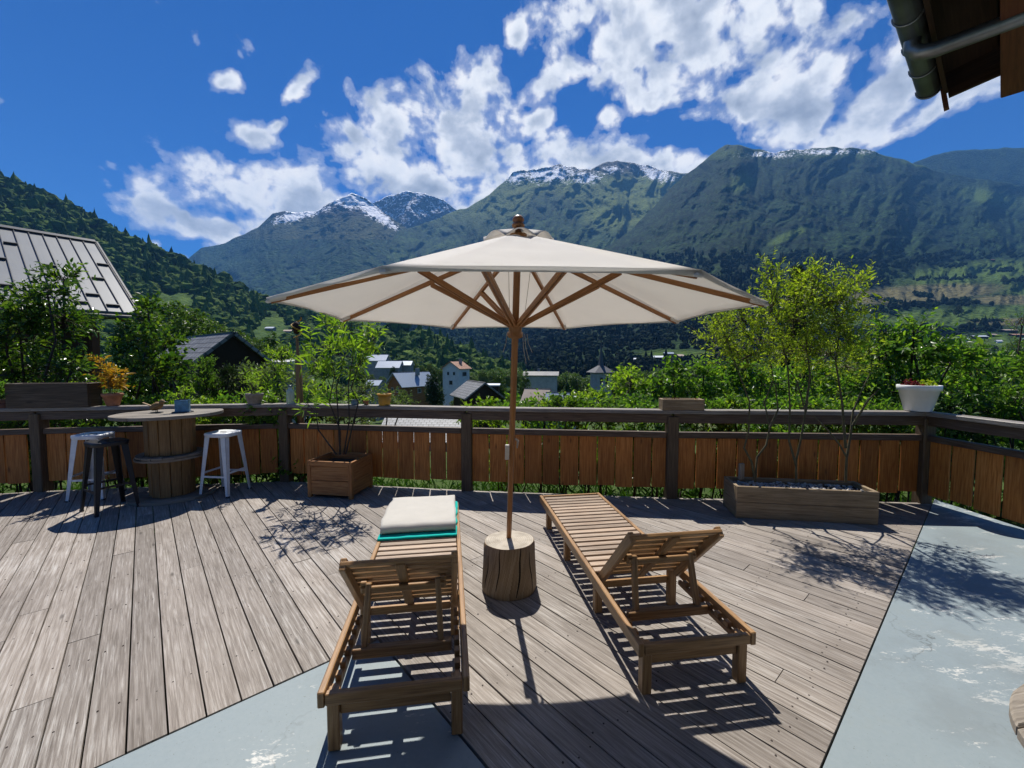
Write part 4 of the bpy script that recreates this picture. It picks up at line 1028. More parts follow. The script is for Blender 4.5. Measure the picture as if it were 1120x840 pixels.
mb = MB(); mb.box((0, 0, .34), (Lx - .03, Ly - .03, .03)); mb.build('soil', M_soil, t)
CED = np.array((-2.06, 5.00, .36))
t = trough('long_planter', 'long raw wood planter of two board courses filled with pale gravel and willows', (2.93, 4.26, 0), R(-8.4), 1.29, .38, .325, M_plank, .032, 2)
mb = MB(); mb.box((0, 0, .27), (1.22, .31, .02)); mb.build('soil', M_soil, t)
V, F = crowns(np.stack([rng.uniform(-.58, .58, 340), rng.uniform(-.14, .14, 340), np.full(340, .272)], -1), rng.uniform(.009, .022, 340), rng.uniform(.014, .035, 340), ICO1, .3); g_ = npmesh('gravel', V, F, M_gravel, t, False); tag(g_, kind='stuff')
t = thing('wooden_marker', 'small grey wooden block standing in the gravel of the long planter', 'block', px(811, 514, 4.40) - np.array((0, 0, .10)), .2)
mb = MB(); mb.box((0, 0, .085), (.055, .03, .17), 0, 'z'); mb.build('block', M_grey, t, .004)

# ================================================================== chalet beside the terrace and the eave overhead
def roofmat_metal(name, c, rough=.42, metal=.35, streak=.35):
    t = NT(name); uv = t.uv(); p = t.pos(); b = t.noise(p, .6, 6, .65); s_ = t.noise(t.mapv(uv, (.35, 9, 1)), 2.0, 5, .6)
    col = t.mix(t.math('MULTIPLY', b, streak * 1.6), c, tuple(x * .55 for x in c)); col = t.mix(t.math('MULTIPLY', s_, streak), col, tuple(min(1, x * 1.35) for x in c))
    return t.done(t.bsdf(col, t.math('ADD', t.math('MULTIPLY', b, .2), rough - .1), t.bump(b, .15, .02), metal, .5))
M_seam = roofmat_metal('standing_seam_zinc', (.17, .178, .178), .45, .15, .55)
M_seamdark = plain('dark_flashing', (.045, .047, .05), .5, .3, .2)
M_slate = None
def mat_slate(name, a, b, sc=1.0):
    t = NT(name); uv = t.uv(); br = t.n('ShaderNodeTexBrick'); t.l(t.mapv(uv, (1, 1, 1)), br.inputs['Vector']); br.inputs['Color1'].default_value = (*a, 1); br.inputs['Color2'].default_value = (*b, 1)
    br.inputs['Mortar'].default_value = (.03, .03, .032, 1); br.inputs['Scale'].default_value = sc; br.inputs['Mortar Size'].default_value = .03; br.inputs['Brick Width'].default_value = .45; br.inputs['Row Height'].default_value = .32; br.inputs['Bias'].default_value = .1
    n = t.noise(t.pos(), 1.5, 6, .65); c = t.mix(t.math('MULTIPLY', n, .7), br.outputs['Color'], tuple(x * .5 for x in a))
    return t.done(t.bsdf(c, .6, t.bump(br.outputs['Fac'], .5, .02)))
M_slate = mat_slate('stone_slab_roof', (.20, .21, .22), (.33, .34, .355))
M_slate2 = mat_slate('grey_lauze_roof', (.16, .165, .165), (.27, .275, .275), .8)

ch = thing('chalet', 'dark timber chalet with a pale standing seam metal roof behind the elder shrub', 'chalet', (-10.64, 12.0, -1.5))
E0 = np.array((-10.56, 12.0, 2.90)); te = np.array((-.6, -.8, 0)); ru = np.array((-.8, .6, 0)); up3 = np.array((0, 0, 1.)); O = np.array((-10.64, 12.0, -1.5))
Wd, rise, Ln = 5.15, 2.8, 11.0; sl_ = np.array((ru[0] * Wd, ru[1] * Wd, rise)); SL = np.linalg.norm(sl_); su = sl_ / SL; sn_ = np.cross(te, su); sn_ = sn_ if sn_[2] > 0 else -sn_
def RP(a, b, o=0): return E0 - O + te * a + su * b + sn_ * o      # a along the eave, b up the slope
mb = MB(); c_ = RP(Ln / 2, SL / 2, -.05); mb.obox(c_, su, te, sn_, SL, Ln, .10); mb.build('roof', M_seam, ch, .01)
mb = MB(); c2 = RP(0, SL); sl2 = np.array((ru[0] * Wd, ru[1] * Wd, -rise)); s2u = sl2 / SL; n2_ = np.cross(te, s2u); n2_ = n2_ if n2_[2] > 0 else -n2_
mb.obox(c2 + te * Ln / 2 + s2u * SL / 2 - n2_ * .052, s2u, te, n2_, SL, Ln, .10); mb.build('roof', M_seam, ch, .01)
mb = MB(); k = 0.0
while k < Ln: mb.obox(RP(k + .02, SL / 2, .022), su, te, sn_, SL - .04, .016, .035); k += .31
mb.build('seams', M_seamdark, ch)
for a_, b_ in ((1, .35), (2, 1.0), (3, .4), (1, 2.3), (4, 2.9), (6, 4.4), (7, 1.1), (9, 2.0), (10, 3.9), (11, .8), (13, 2.6), (14, 1.3), (7, 3.0), (15, 3.3), (0, 3.6), (4, 1.4)):
    mb = MB(); mb.obox(RP(a_ * .31 + .175, b_, .035), te, su, sn_, .27, .05, .07); mb.build('snow_guard', M_seamdark, ch)
mb = MB(); mb.obox(RP(-.03, SL / 2, -.05), su, te, sn_, SL + .05, .05, .20); mb.build('bargeboard', M_seamdark, ch)
mb = MB(); mb.obox(RP(Ln / 2, SL + .02, .04), te, su, sn_, Ln, .22, .05); mb.build('ridge_cap', M_seamdark, ch)
mb = MB(); mb.tube([RP(-.1, -.08, -.12), RP(Ln, -.08, -.12)], .075, 10); mb.build('gutter', M_seamdark, ch)
mb = MB(); i0 = np.array((te * .7 + ru * .9)[:2]); Lw, Ww = Ln - 1.4, 2 * Wd - 1.8
A_ = (te * .7 + ru * .9); cc_ = A_ + te * Lw / 2 + ru * Ww / 2
mb.obox((cc_[0], cc_[1], 2.15), te, ru, up3, Lw, Ww, 4.7)
g0 = A_ + np.array((0, 0, 4.45)); 
for a_ in (0.02, Lw):
    P = [A_ + te * a_ + up3 * 4.4, A_ + te * a_ + ru * Ww + up3 * 4.4, A_ + te * a_ + ru * Ww / 2 + up3 * (4.4 + rise * Ww / 2 / Wd + .25)]; Q = [p - te * (.12 if a_ < 1 else -.12) for p in P]
    mb.add(P + Q, [(0, 1, 2), (5, 4, 3), (0, 3, 4, 1), (1, 4, 5, 2), (2, 5, 3, 0)], None)
mb.build('wall', wood('dark_chalet_boards', (.030, .014, .007), (.055, .024, .010), (.085, .04, .018), .7, 6, .4, .35, True, .2), ch)
mb = MB()
for a_ in np.linspace(.35, Ln - .4, 9): mb.bar(RP(a_, -.02, -.19), RP(a_, 2.0, -.19), .12, .16, sn_)
mb.build('rafters', M_redwood, ch)
mb = MB(); p_ = A_ + te * .08 + ru * .08; mb.bar(p_ * np.array((1, 1, 0)) + up3 * 0, p_ * np.array((1, 1, 0)) + up3 * 4.0, .22, .22); mb.build('corner_post', M_redwood, ch)
for a_ in (2.0, 4.6, 7.2):
    q_ = A_ + te * a_ - ru * .015; mb = MB(); mb.obox((q_[0], q_[1], 3.1), te, ru, up3, .9, .06, 1.1); fr = mb.build('window', M_redwood, ch)
    q_ = A_ + te * a_ - ru * .05; mb = MB(); mb.obox((q_[0], q_[1], 3.1), te, ru, up3, .74, .02, .94); mb.build('pane', plain('dark_glass', (.02, .025, .03), .1), fr)

# overhanging eave of the house the picture is taken from
gE = np.array((2.77, 2.875, 3.39)); eD = np.array((.758, .652, 0)); vD = np.array((.652, -.758, 0)); pit = .16
hz = thing('house_eave', 'overhanging house eave with a zinc gutter, downpipe and dark boarded underside', 'house', (gE[0], gE[1], 0)); o_ = np.array((gE[0], gE[1], 0))
def HP(a, b, z=0.0): return gE - o_ - eD * a + vD * b + np.array((0, 0, b * pit + z))     # a back along the eave, b up the roof
sv = (vD + np.array((0, 0, pit))) / math.hypot(1, pit); nvv = np.cross(eD, sv); nvv = nvv if nvv[2] > 0 else -nvv
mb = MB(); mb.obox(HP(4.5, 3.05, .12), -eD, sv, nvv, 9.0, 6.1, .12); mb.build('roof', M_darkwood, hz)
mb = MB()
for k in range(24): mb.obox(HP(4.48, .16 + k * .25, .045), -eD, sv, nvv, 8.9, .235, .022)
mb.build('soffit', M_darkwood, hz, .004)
# half round gutter with joint rings
def gut(a0, a1):
    n = 12; V = []; F = []; 
    for i, a in enumerate((a0, a1)):
        for k in range(n + 1):
            th_ = math.pi * k / n; r_ = .06; q = HP(a, -.018, -.005) + (-vD) * (r_ * math.cos(th_)) + np.array((0, 0, -r_ * math.sin(th_))); V.append(q)
    for k in range(n): F.append((k, k + 1, n + 2 + k, n + 1 + k))
    return V, F
V, F = gut(0, 9); mb = MB(); mb.add(V, F, None, True); n = 12
mb.add(V[:n + 1], [tuple(range(n + 1))]); gt = mb.build('gutter', M_zinc, hz); sd = gt.modifiers.new('solid', 'SOLIDIFY'); sd.thickness = .004
for a in (.02, .34, .62, .95, 1.6, 2.3, 3.0):
    mb = MB(); P = [HP(a, -.018, -.005) + (-vD) * (.0635 * math.cos(t_)) + np.array((0, 0, -.0635 * math.sin(t_))) for t_ in np.linspace(0, math.pi, 13)]; mb.tube(P, .0055, 6); mb.build('gutter_bracket', M_zinc, gt)
mb = MB(); dp = HP(.76, -.02, -.05); mb.tube([dp, dp + np.array((0, 0, -.05)), dp + vD * .03 + np.array((0, 0, -.085)), dp + vD * .09 + np.array((0, 0, -.10)), dp + vD * .60 + np.array((0, 0, -.115)), dp + vD * 1.38 + np.array((0, 0, -.14)), dp + vD * 1.44 + np.array((0, 0, -.18)), dp + vD * 1.45 + np.array((0, 0, -2.9))], .038, 14); mb.build('downpipe', M_zinc, hz)
mb = MB(); mb.bar(HP(-.02, .06, -.02), HP(-.02, 3.0, -.02), .028, .17, nvv); mb.build('verge_board', M_darkwood, hz)
mb = MB(); q = HP(-.04, .052, -.085); mb.obox(q, -eD, nvv, sv, .05, .16, .025); mb.build('fascia_end', M_redwood, hz)
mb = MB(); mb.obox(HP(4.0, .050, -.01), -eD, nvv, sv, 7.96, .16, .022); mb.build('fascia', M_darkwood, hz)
q = HP(-.13, .345, -.135); q2 = HP(5, .345, -.135); mb = MB(); mb.bar(q, q2, .10, .16); mb.build('purlin', M_redwood, hz, .006)
mb = MB(); q = HP(.72, 1.45, 0); wc = HP(.72 + 3.8, 1.45 + 2.2, 0); mb.obox((wc[0], wc[1], 1.68), -eD, vD, up3, 7.6, 4.4, 3.34); mb.build('wall', plain('lime_render', (.42, .40, .36), .85, 0, .12, 3, .3), hz)

# ================================================================== village
M_glassd = plain('window_glass', (.02, .025, .032), .12, 0, .1)
W_cream = plain('cream_render', (.42, .40, .36), .9, 0, .15, .8); W_grey = plain('grey_render', (.27, .265, .26), .9, 0, .2, .8); W_white = plain('white_render', (.55, .56, .58), .9, 0, .1, .8)
W_timber = wood('orange_timber', (.17, .065, .018), (.28, .115, .033), (.36, .16, .05), .7, 3, .3, .2, False); W_dark = M_darkwood
R_tile = mat_slate('orange_tile_roof', (.40, .19, .10), (.50, .27, .16), 1.5); R_rust = roofmat_metal('rusty_tin_roof', (.36, .28, .22), .6, .1, .6); R_blue = roofmat_metal('blue_grey_tin_roof', (.30, .36, .43), .4, .2, .4)
R_white = roofmat_metal('bright_tin_roof', (.58, .62, .66), .4, .15, .25); R_dark = roofmat_metal('dark_tin_roof', (.07, .072, .08), .6, .1, .4)

def house(name, label, u, v, d, yaw, w, l, wall_h, rise, wm, rm, over=.5, base=6, wins=(), cat='house', group=None, chim=False, door=False, gable_m=None):
    """(u, v) is where the middle of the gable foot of the roof (eave height) stands"""
    loc = px(u, v, d); root = thing(name, label, cat, (loc[0], loc[1], loc[2] - wall_h), R(yaw), group)
    hw, hl = w / 2, l / 2
    mb = MB()
    P = [(-hw, -hl, -base), (hw, -hl, -base), (hw, -hl, wall_h), (0, -hl, wall_h + rise - .02), (-hw, -hl, wall_h)]; Q = [(x, hl, z) for x, y, z in P]
    mb.add(P + Q, [(0, 1, 2, 3, 4), (9, 8, 7, 6, 5), (1, 6, 7, 2), (0, 4, 9, 5), (0, 5, 6, 1), (2, 7, 8, 3), (3, 8, 9, 4)], [[(a[2], a[0]) for a in P], [(a[2], a[0]) for a in Q[::-1]]] + [[(a[2], a[1]) for a in (P + Q)][:4] for _ in range(5)])
    mb.build('wall', wm, root)
    sl = math.hypot(hw, rise); 
    for sx in (-1, 1):
        dn = np.array((sx * hw, 0, -rise)) / sl; nn = np.array((sx * rise, 0, hw)) / sl; L = sl + over
        mb = MB(); c = np.array((0, 0, wall_h + rise)) + dn * L / 2 + nn * .08; mb.obox(c, (0, 1, 0), -dn, nn, l + 2 * over, L, .16); rf = mb.build('roof', rm, root)
    mb = MB(); mb.box((0, 0, wall_h + rise + .13), (.3, l + 2 * over, .08), 0, 'y'); mb.build('ridge', M_seamdark, root)
    if chim:
        mb = MB(); mb.box((hw * .4, hl * .2, wall_h + rise + .2), (.7, .7, 1.6)); mb.build('chimney', W_grey, root)
    for (f, s, z, ww, hh) in wins:
        if f == 'f': c, sz, o2 = (s, -hl - .02, z), (ww, .10, hh), (0, -.045, 0)
        elif f == 'r': c, sz, o2 = (hw + .02, s, z), (.10, ww, hh), (.045, 0, 0)
        else: c, sz, o2 = (-hw - .02, s, z), (.10, ww, hh), (-.045, 0, 0)
        mb = MB(); mb.box(c, sz); fr = mb.build('window', W_white if wm is not W_white else W_grey, root)
        mb = MB(); mb.box(np.array(c) + np.array(o2), [q * .8 if q > .15 else .05 for q in sz]); mb.build('pane', M_glassd, fr)
    return root
house('shed', 'small dark gabled shed with a grey slab roof behind the garden shrubs', 228, 394, 24, 52, 3.0, 7.5, 2.4, 1.28, M_darkwood, M_slate2, .25, 2, (), 'shed')
house('flat_roof_shed', 'low pale flat roofed shed showing between the garden shrubs', 305, 398, 27, 88, 2.6, 2.6, 2.2, .12, W_grey, roofmat_metal('pale_flat_roof', (.42, .43, .42), .6, .1), .2, 3, (), 'shed')
house('stone_roof_house', 'low house with a grey stone slab roof seen through the balustrade gap', 468, 474, 37, 90, 7.2, 6.4, 2.4, 1.75, W_grey, M_slate, .35, 3)
house('white_roof_house', 'upper pale house with a bright metal roof on the village slope', 413, 394, 172, 84, 5.5, 8.5, 3.6, 2.2, W_grey, R_white, .5, 8, (('r', 0, 1.6, 1, 1.2), ('r', 2.4, 1.6, 1, 1.2)))
house('white_roof_house', 'long grey house with a bright metal roof just below the upper pale house', 427, 401.5, 155, 86, 5.5, 8.0, 3.6, 2.2, W_grey, R_white, .5, 8, (('r', -2, 1.6, 1, 1.2), ('r', 1, 1.6, 1, 1.2)))
house('white_roof_house', 'narrow annex with a bright metal roof at the end of the long grey house', 444, 399, 158, 86, 4, 4.6, 3.0, 1.4, W_grey, R_white, .4, 8)
house('timber_chalet', 'orange timber chalet with a grey tin roof beside the dark round tree', 450, 420, 92, -38, 5.2, 8.5, 2.8, 2.5, W_timber, R_blue, .7, 6, (('f', -.9, 1.7, .8, 1.0), ('f', .9, 1.7, .8, 1.0), ('r', 0, 1.5, .9, 1.0)), 'chalet', None, True)
house('orange_roof_house', 'tall pale house with an orange tiled roof on the village slope', 499, 402.5, 128, -22, 5.6, 6.5, 5.2, 1.9, W_white, R_tile, .6, 8, (('f', -.9, 3.6, .7, 1.0), ('f', 1.1, 3.6, .7, 1.0), ('f', 0, .9, 1.2, 1.3), ('r', 0, 3.4, 2.6, 1.3)), 'house', None, True)
house('dark_barn', 'black timber barn with a pale lauze roof below the orange roofed house', 521, 432, 52, 24, 4.2, 5.5, 2.4, 1.55, M_darkwood, M_slate2, .45, 5, (), 'barn')
house('lean_to', 'low dark lean-to with a pale flat roof next to the black barn', 537, 421.5, 62, 88, 2.6, 2.4, 2.2, .15, M_darkwood, R_white, .2, 5, (), 'shed')
house('white_block', 'cream apartment block with a low dark roof beyond the parasol pole', 592, 410, 138, 82, 8.0, 10.2, 5.2, 1.0, W_cream, R_dark, .7, 8, (('r', -3.6, 3.3, 1.8, 2.2), ('r', -.8, 3.2, .8, 1.2), ('r', .8, 3.2, .8, 1.2), ('r', 2.9, 2.4, .9, 1.5), ('r', -.8, .8, .8, 1.2), ('r', 1.0, .8, .8, 1.2)), 'apartment block', None, True)
house('rusty_roof_house', 'small house with a rusty tin roof in front of the cream apartment block', 588, 441, 78, 66, 5.0, 4.4, 2.2, 2.6, W_dark, R_rust, .35, 6)
house('blue_roof_house', 'small house with a blue grey tin roof next to the rusty roof', 610, 446, 74, 78, 5.0, 3.6, 2.4, 2.6, W_grey, R_blue, .3, 6)
house('white_annex', 'low white annex at the end of the blue grey tin roof', 625, 439, 82, 84, 3.0, 2.6, 2.2, 1.0, W_white, R_white, .25, 6)
house('tin_shed', 'little tin roofed shed among pale shrubs below the long grey house', 411, 421, 84, 80, 3.0, 2.6, 2.0, .9, W_grey, R_blue, .25, 5, (), 'shed')
chp = px(657, 424, 150)
t = thing('church_tower', 'square church tower with a skirted roof and a thin dark spire', 'church tower', chp)
mb = MB(); mb.box((0, 0, 0), (5.6, 5.6, 11.4), R(12)); mb.build('tower', W_cream, t)
mb = MB(); c_, s_ = math.cos(R(12)), math.sin(R(12))
mb.lathe([(5.6, 5.3), (5.65, 5.5), (2.6, 7.1), (1.15, 7.9), (.75, 10.0), (.32, 13.6), (.06, 16.8)], 4, (0, 0, 0), 1, 1, R(57), False); mb.build('spire', R_dark, t)
for k in range(2):
    mb = MB(); a = R(12) - math.pi / 2 + k * math.pi / 2; q = np.array((math.cos(a), math.sin(a), 0)); 
    for e in (-1.0, 1.0): mb.box(q * 2.82 + np.array((-q[1], q[0], 0)) * e + np.array((0, 0, 2.6)), (.12, .95, 2.2), a)
    mb.build('belfry_opening', M_glassd, t)
mb = MB(); mb.tube([(0, 0, 16.6), (0, 0, 18.2)], .06, 5); mb.bar((-.4, 0, 17.7), (.4, 0, 17.7), .08, .08); mb.build('cross', M_seamdark, t)

# hamlets on the far slopes
def far_house(mt, label, u, v, w, l, yaw, wm, rm, group, h=3.0, rise=1.8, wins=False):
    p = land(mt, u, v)
    if p is None: return
    root = thing('farmhouse', label, 'house', p - np.array((0, 0, .5)), R(yaw), group); hw, hl = w / 2, l / 2
    mb = MB(); P = [(-hw, -hl, -3), (hw, -hl, -3), (hw, -hl, h), (0, -hl, h + rise), (-hw, -hl, h)]; Q = [(x, hl, z) for x, y, z in P]
    mb.add(P + Q, [(0, 1, 2, 3, 4), (9, 8, 7, 6, 5), (1, 6, 7, 2), (0, 4, 9, 5), (0, 5, 6, 1)]); mb.build('wall', wm, root)
    sl = math.hypot(hw, rise)
    for sx in (-1, 1):
        dn = np.array((sx * hw, 0, -rise)) / sl; nn = np.array((sx * rise, 0, hw)) / sl; L = sl + .8
        mb = MB(); mb.obox(np.array((0, 0, h + rise)) + dn * L / 2 + nn * .1, (0, 1, 0), -dn, nn, l + 1.4, L, .25); mb.build('roof', rm, root)
    return root
G1 = 'farmhouses of the hamlet below the dark slope'
for u, v, w, l, y, wm, rm, lb in ((698, 395.5, 7, 10, 80, W_white, R_white, 'white roofed farmhouse at the outer end of the small hamlet'), (712, 393, 6, 6, 85, W_white, R_white, 'tiny bright shed in the small hamlet'), (722, 393, 9, 12, 78, W_dark, R_white, 'bright roofed barn in the middle of the small hamlet'),
                       (731, 389, 7, 11, 84, W_dark, R_blue, 'dark walled barn with a bluish roof above the bright roofed barn'), (741, 391.5, 8, 12, 88, W_grey, R_rust, 'brownish roofed farmhouse closing the small hamlet')):
    far_house('mountain_forest_slope', lb, u, v, w, l, y, wm, rm, G1)
G2 = 'farmhouses of the hamlet on the meadow slope'
for u, v, w, l, y, wm, rm, lb in ((1040, 372, 10, 20, 88, W_dark, R_blue, 'long low barn with a bluish roof at the edge of the meadow hamlet'), (1055, 373, 6, 8, 82, W_white, R_white, 'small white shed below the meadow hamlet'), (1070, 370, 11, 18, 80, W_dark, R_white, 'barn with the brightest white roof in the meadow hamlet'),
                       (1085, 368, 9, 10, 92, W_dark, R_rust, 'dark brown farmhouse in the meadow hamlet'), (1102, 363, 13, 20, 86, W_dark, R_rust, 'large brown barn at the top of the meadow hamlet'), (1112, 368, 13, 22, 84, W_dark, R_tile, 'long farmhouse with a salmon roof in the meadow hamlet'),
                       (1122, 373, 10, 14, 88, W_dark, R_blue, 'blue grey roofed barn at the picture edge of the meadow hamlet'), (1092, 375, 5, 6, 75, W_white, W_white, 'tiny white hut in the lower meadow'), (1068, 362, 6, 9, 95, W_dark, R_tile, 'small reddish shed behind the meadow hamlet'), (1085, 285, 9, 14, 86, W_dark, R_tile, 'lonely reddish roofed barn high on the upper meadow')):
    far_house('mountain_forest_slope', lb, u, v, w, l, y, wm, rm, G2)
far_house('mountain_ridge' if land('mountain_forest_slope', 490, 376) is None else 'mountain_forest_slope', 'white farmhouse alone in a clearing of the wooded hillside', 490, 376, 12, 20, 70, W_white, R_white, None)
for u, v, l, rm, lb in ((268, 359, 16, R_rust, 'long rusty roofed house at the foot of the wooded hillside'), (296, 361, 12, R_white, 'pale roofed house between two rusty roofs under the wooded hillside'), (316, 364, 14, R_rust, 'second rusty roofed house under the wooded hillside')):
    far_house('hill', lb, u, v, 8, l, 86, W_grey, rm, 'houses at the foot of the wooded hillside', 3, 2)

# ================================================================== woods
def mat_wood_mass(name, cols):
    t = NT(name); r = t.rnd(); n = len(cols); c = t.ramp(r, [(i / (n - 1), q) for i, q in enumerate(cols)])
    nz = t.noise(t.pos(), .55, 4, .65); c = t.mix(t.ramp(nz, [(.35, .75), (.62, 0.0)]), c, tuple(x * .35 for x in cols[0]))
    return t.done(t.bsdf(c, .95, t.bump(nz, .9, 1.2), spec=.05))
def woods(name, mt, n, fn, rad, cols, conif_share=.45, seed=2):
    pts = []; r_ = []; k = 0
    while len(pts) < n and k < n * 6:
        k += 1; uv = fn()
        if uv is None: continue
        p = land(mt, *uv)
        if p is None: continue
        pts.append(p - np.array((0, 0, 1.0)))
    P = np.array(pts); m = len(P); R0 = rad(P) * rng.uniform(.6, 1.35, m); cf = rng.random(m) < conif_share
    V, F = crowns(P, np.where(cf, R0 * .72, R0), np.where(cf, R0 * 3.0, R0 * 1.9) * rng.uniform(.75, 1.2, m), ICO2, .48, seed, cf)
    o = npmesh(name, V, F, mat_wood_mass(name + '_green', cols), None, False); return tag(o, kind='stuff')
crestL = np.array([(-420, 40), (-200, 110), (0, 198), (60, 222), (100, 243), (150, 268), (200, 291), (250, 313), (290, 333), (340, 350), (400, 352), (450, 362), (500, 386), (545, 404), (600, 425)], float)
def f_left():
    u = rng.uniform(-60, 590); v0 = np.interp(u, crestL[:, 0], crestL[:, 1]); v = v0 + abs(rng.normal(0, 1)) * 2 if rng.random() < .12 else v0 + (425 - v0) * rng.random() ** 1.1 + .8
    if vnoise(np.array((u * .02, v * .03, 1.))) < -.55: return None
    return u, v
woods('forest', 'hill', 6500, f_left, lambda P: np.clip(P[:, 1] * .0095, 2.4, 6.5) * rng.uniform(.6, 1.45, len(P)), [(.020, .055, .012), (.048, .10, .018), (.08, .14, .024), (.12, .185, .032), (.10, .15, .03)], .16)
crestE = np.array([(560, 352), (600, 318), (640, 285), (690, 252), (735, 205), (765, 185), (900, 180), (1130, 205)], float)
def f_right():
    u = rng.uniform(555, 1130); lo = max(np.interp(u, crestE[:, 0], crestE[:, 1]) + 4, 275); v = lo + (412 - lo) * rng.random() ** .75
    c = cov_e(np.array([u]), np.array([v]))[0]
    if c[0] > .35 or c[1] > .35: return None
    return u, v
woods('forest', 'mountain_forest_slope', 5200, f_right, lambda P: np.clip(P[:, 1] * .0060, 3.5, 9), [(.003, .010, .0065), (.0055, .0155, .008), (.010, .024, .010), (.020, .040, .014)], .3, 6)  # crowns on this slope carry the same cloud shadow in their dark greens
def f_mid():
    u = rng.uniform(380, 600); v = rng.uniform(352, 396); return u, v
woods('forest', 'mountain_ridge', 1500, f_mid, lambda P: np.clip(P[:, 1] * .0060, 6.5, 12), [(.008, .024, .010), (.016, .038, .012), (.028, .056, .014), (.042, .075, .018)], .2, 8)
gy_ = rng.uniform(125, 460, 4200) ; gx_ = rng.uniform(-.62, 1.5, 4200) * gy_
kp = ((gx_ / gy_ > .02) | (gy_ > 235)) & ~((np.abs(gx_ / gy_ - .21) < .05) & (gy_ < 165)) & ~((gx_ / gy_ > .02) & (gx_ / gy_ < .12) & (gy_ < 150))
gx_, gy_ = gx_[kp], gy_[kp]; Pv = np.stack([gx_, gy_, ground_z(gx_, gy_) - 1], -1); Rv = rng.uniform(2.2, 4.6, len(Pv)); cfv = rng.random(len(Pv)) < .2
V, F = crowns(Pv, Rv, Rv * np.where(cfv, 3.0, 2.0), ICO2, .36, 3, cfv)
tag(npmesh('forest', V, F, mat_wood_mass('valley_green', [(.014, .038, .010), (.028, .062, .014), (.05, .09, .018), (.07, .12, .024)]), None, False), kind='stuff')
# hedgerows and field trees on the meadow slope
hed = [(1002, 306, 1068, 304), (1082, 297, 1108, 296), (950, 326, 1000, 333), (1000, 322, 1020, 325), (1000, 382, 1040, 384), (1065, 352, 1100, 352), (1030, 292, 1058, 290), (1100, 310, 1130, 305), (935, 338, 985, 345), (960, 358, 1020, 362), (1050, 385, 1090, 392), (900, 372, 960, 378)]
def f_hed():
    h = hed[int(rng.integers(0, len(hed)))]; t_ = rng.random(); return h[0] + (h[2] - h[0]) * t_ + rng.normal(0, 1.2), h[1] + (h[3] - h[1]) * t_ + rng.normal(0, .9)
woods('hedgerow_woods', 'mountain_forest_slope', 380, f_hed, lambda P: np.clip(P[:, 1] * .0036, 2.5, 5), [(.008, .022, .010), (.014, .032, .012), (.022, .045, .015)], .15, 4)

# ================================================================== garden plants behind the fence
def plant(name, label, cat, y, blobs, base_u, base_z, ll, lw, lm, sm=None, dens=1.0, per=9, tl=.26, stem_r=.016, group=None, upd=.55, spread=.8, dj=.35, twigs=.35, wob=.06):
    """blobs: (u, v, ru, rv) outline bulges of the crown as seen, each given its own depth"""
    lobes = []
    for (u, v, ru_, rv_) in blobs:
        yy = y + rng.uniform(-dj, dj); c = px(u, v, yy); rx = ru_ * yy / FPX; rz = rv_ * yy / FPX
        nt0 = rx * rz; rx = max(.5 * rx, rx - .4 * tl); rz = max(.45 * rz, rz - .5 * tl); c = c - np.array((0, 0, .25 * tl))
        nt = int(dens * 40 * nt0 / (.30 * .30) * (.06 / max(ll * .55, .03)) ** .6) + 5
        lobes.append((c, (rx, max(rx, rz) * .8, rz), nt))
    b = px(base_u, 440, y); return shrub(name, label, cat, (b[0], y, base_z), lobes, ll, lw, lm, sm or M_bark2, per, tl, 1.0, stem_r, group, upd, spread, None, twigs, wob)

plant('elder_shrub', 'big dark elder shrub behind the long trough, in front of the chalet roof', 'shrub', 6.5,
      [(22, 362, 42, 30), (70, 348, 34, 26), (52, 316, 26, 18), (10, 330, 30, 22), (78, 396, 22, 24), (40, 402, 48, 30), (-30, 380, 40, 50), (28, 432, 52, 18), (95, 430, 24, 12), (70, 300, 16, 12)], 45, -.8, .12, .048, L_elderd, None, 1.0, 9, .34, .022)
plant('maple_sapling', 'upright leafy sapling with bright top leaves between the two sheds', 'sapling', 6.3,
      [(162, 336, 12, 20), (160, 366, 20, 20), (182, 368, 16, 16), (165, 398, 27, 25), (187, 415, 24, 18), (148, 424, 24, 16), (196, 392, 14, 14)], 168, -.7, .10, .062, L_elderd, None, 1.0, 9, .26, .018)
for i, (bl, lb) in enumerate(([[(224, 420, 13, 30), (226, 398, 8, 12)], 'small feathery green conifer bush in front of the dark gabled shed'], [[(246, 426, 16, 22), (250, 408, 9, 14)], 'second feathery conifer bush beside the weathered grey pot'])):
    plant('conifer_bush', lb, 'conifer', 6.8 + .2 * i, bl, bl[0][0], -.8, .055, .016, L_con if i else L_mid, None, 2.0, 14, .16, .014, 'feathery conifer bushes', 1.2, .6)
plant('butterfly_bush', 'grey green butterfly bush behind the weathered grey pot', 'shrub', 7.4, [(274, 408, 20, 18), (298, 412, 20, 22), (328, 414, 18, 20), (312, 432, 30, 12)], 300, -.9, .13, .032, L_gris, None, .9, 8, .3)
plant('mimosa_shrub', 'bright green fine leaved shrub beside the garden stake', 'shrub', 6.5, [(288, 424, 20, 16), (308, 388, 13, 20), (345, 428, 26, 16), (300, 402, 14, 14)], 305, -.7, .10, .022, L_fresh, None, .9, 10, .24)
plant('pale_shrub', 'loose pale green shrub behind the little pots on the rail', 'shrub', 7.2, [(362, 426, 26, 14), (396, 424, 26, 14), (424, 430, 16, 8), (440, 438, 18, 7)], 395, -1.0, .085, .034, L_gris, None, .8, 8, .25)
plant('hazel_bush', 'light green leafy bush just beyond the rail by the parasol pole', 'bush', 7.4, [(588, 440, 22, 8), (612, 440, 24, 9), (632, 436, 16, 9), (655, 434, 20, 12), (678, 412, 12, 18), (690, 416, 24, 22)], 640, -1.2, .10, .055, L_fresh, None, .8, 8, .28)
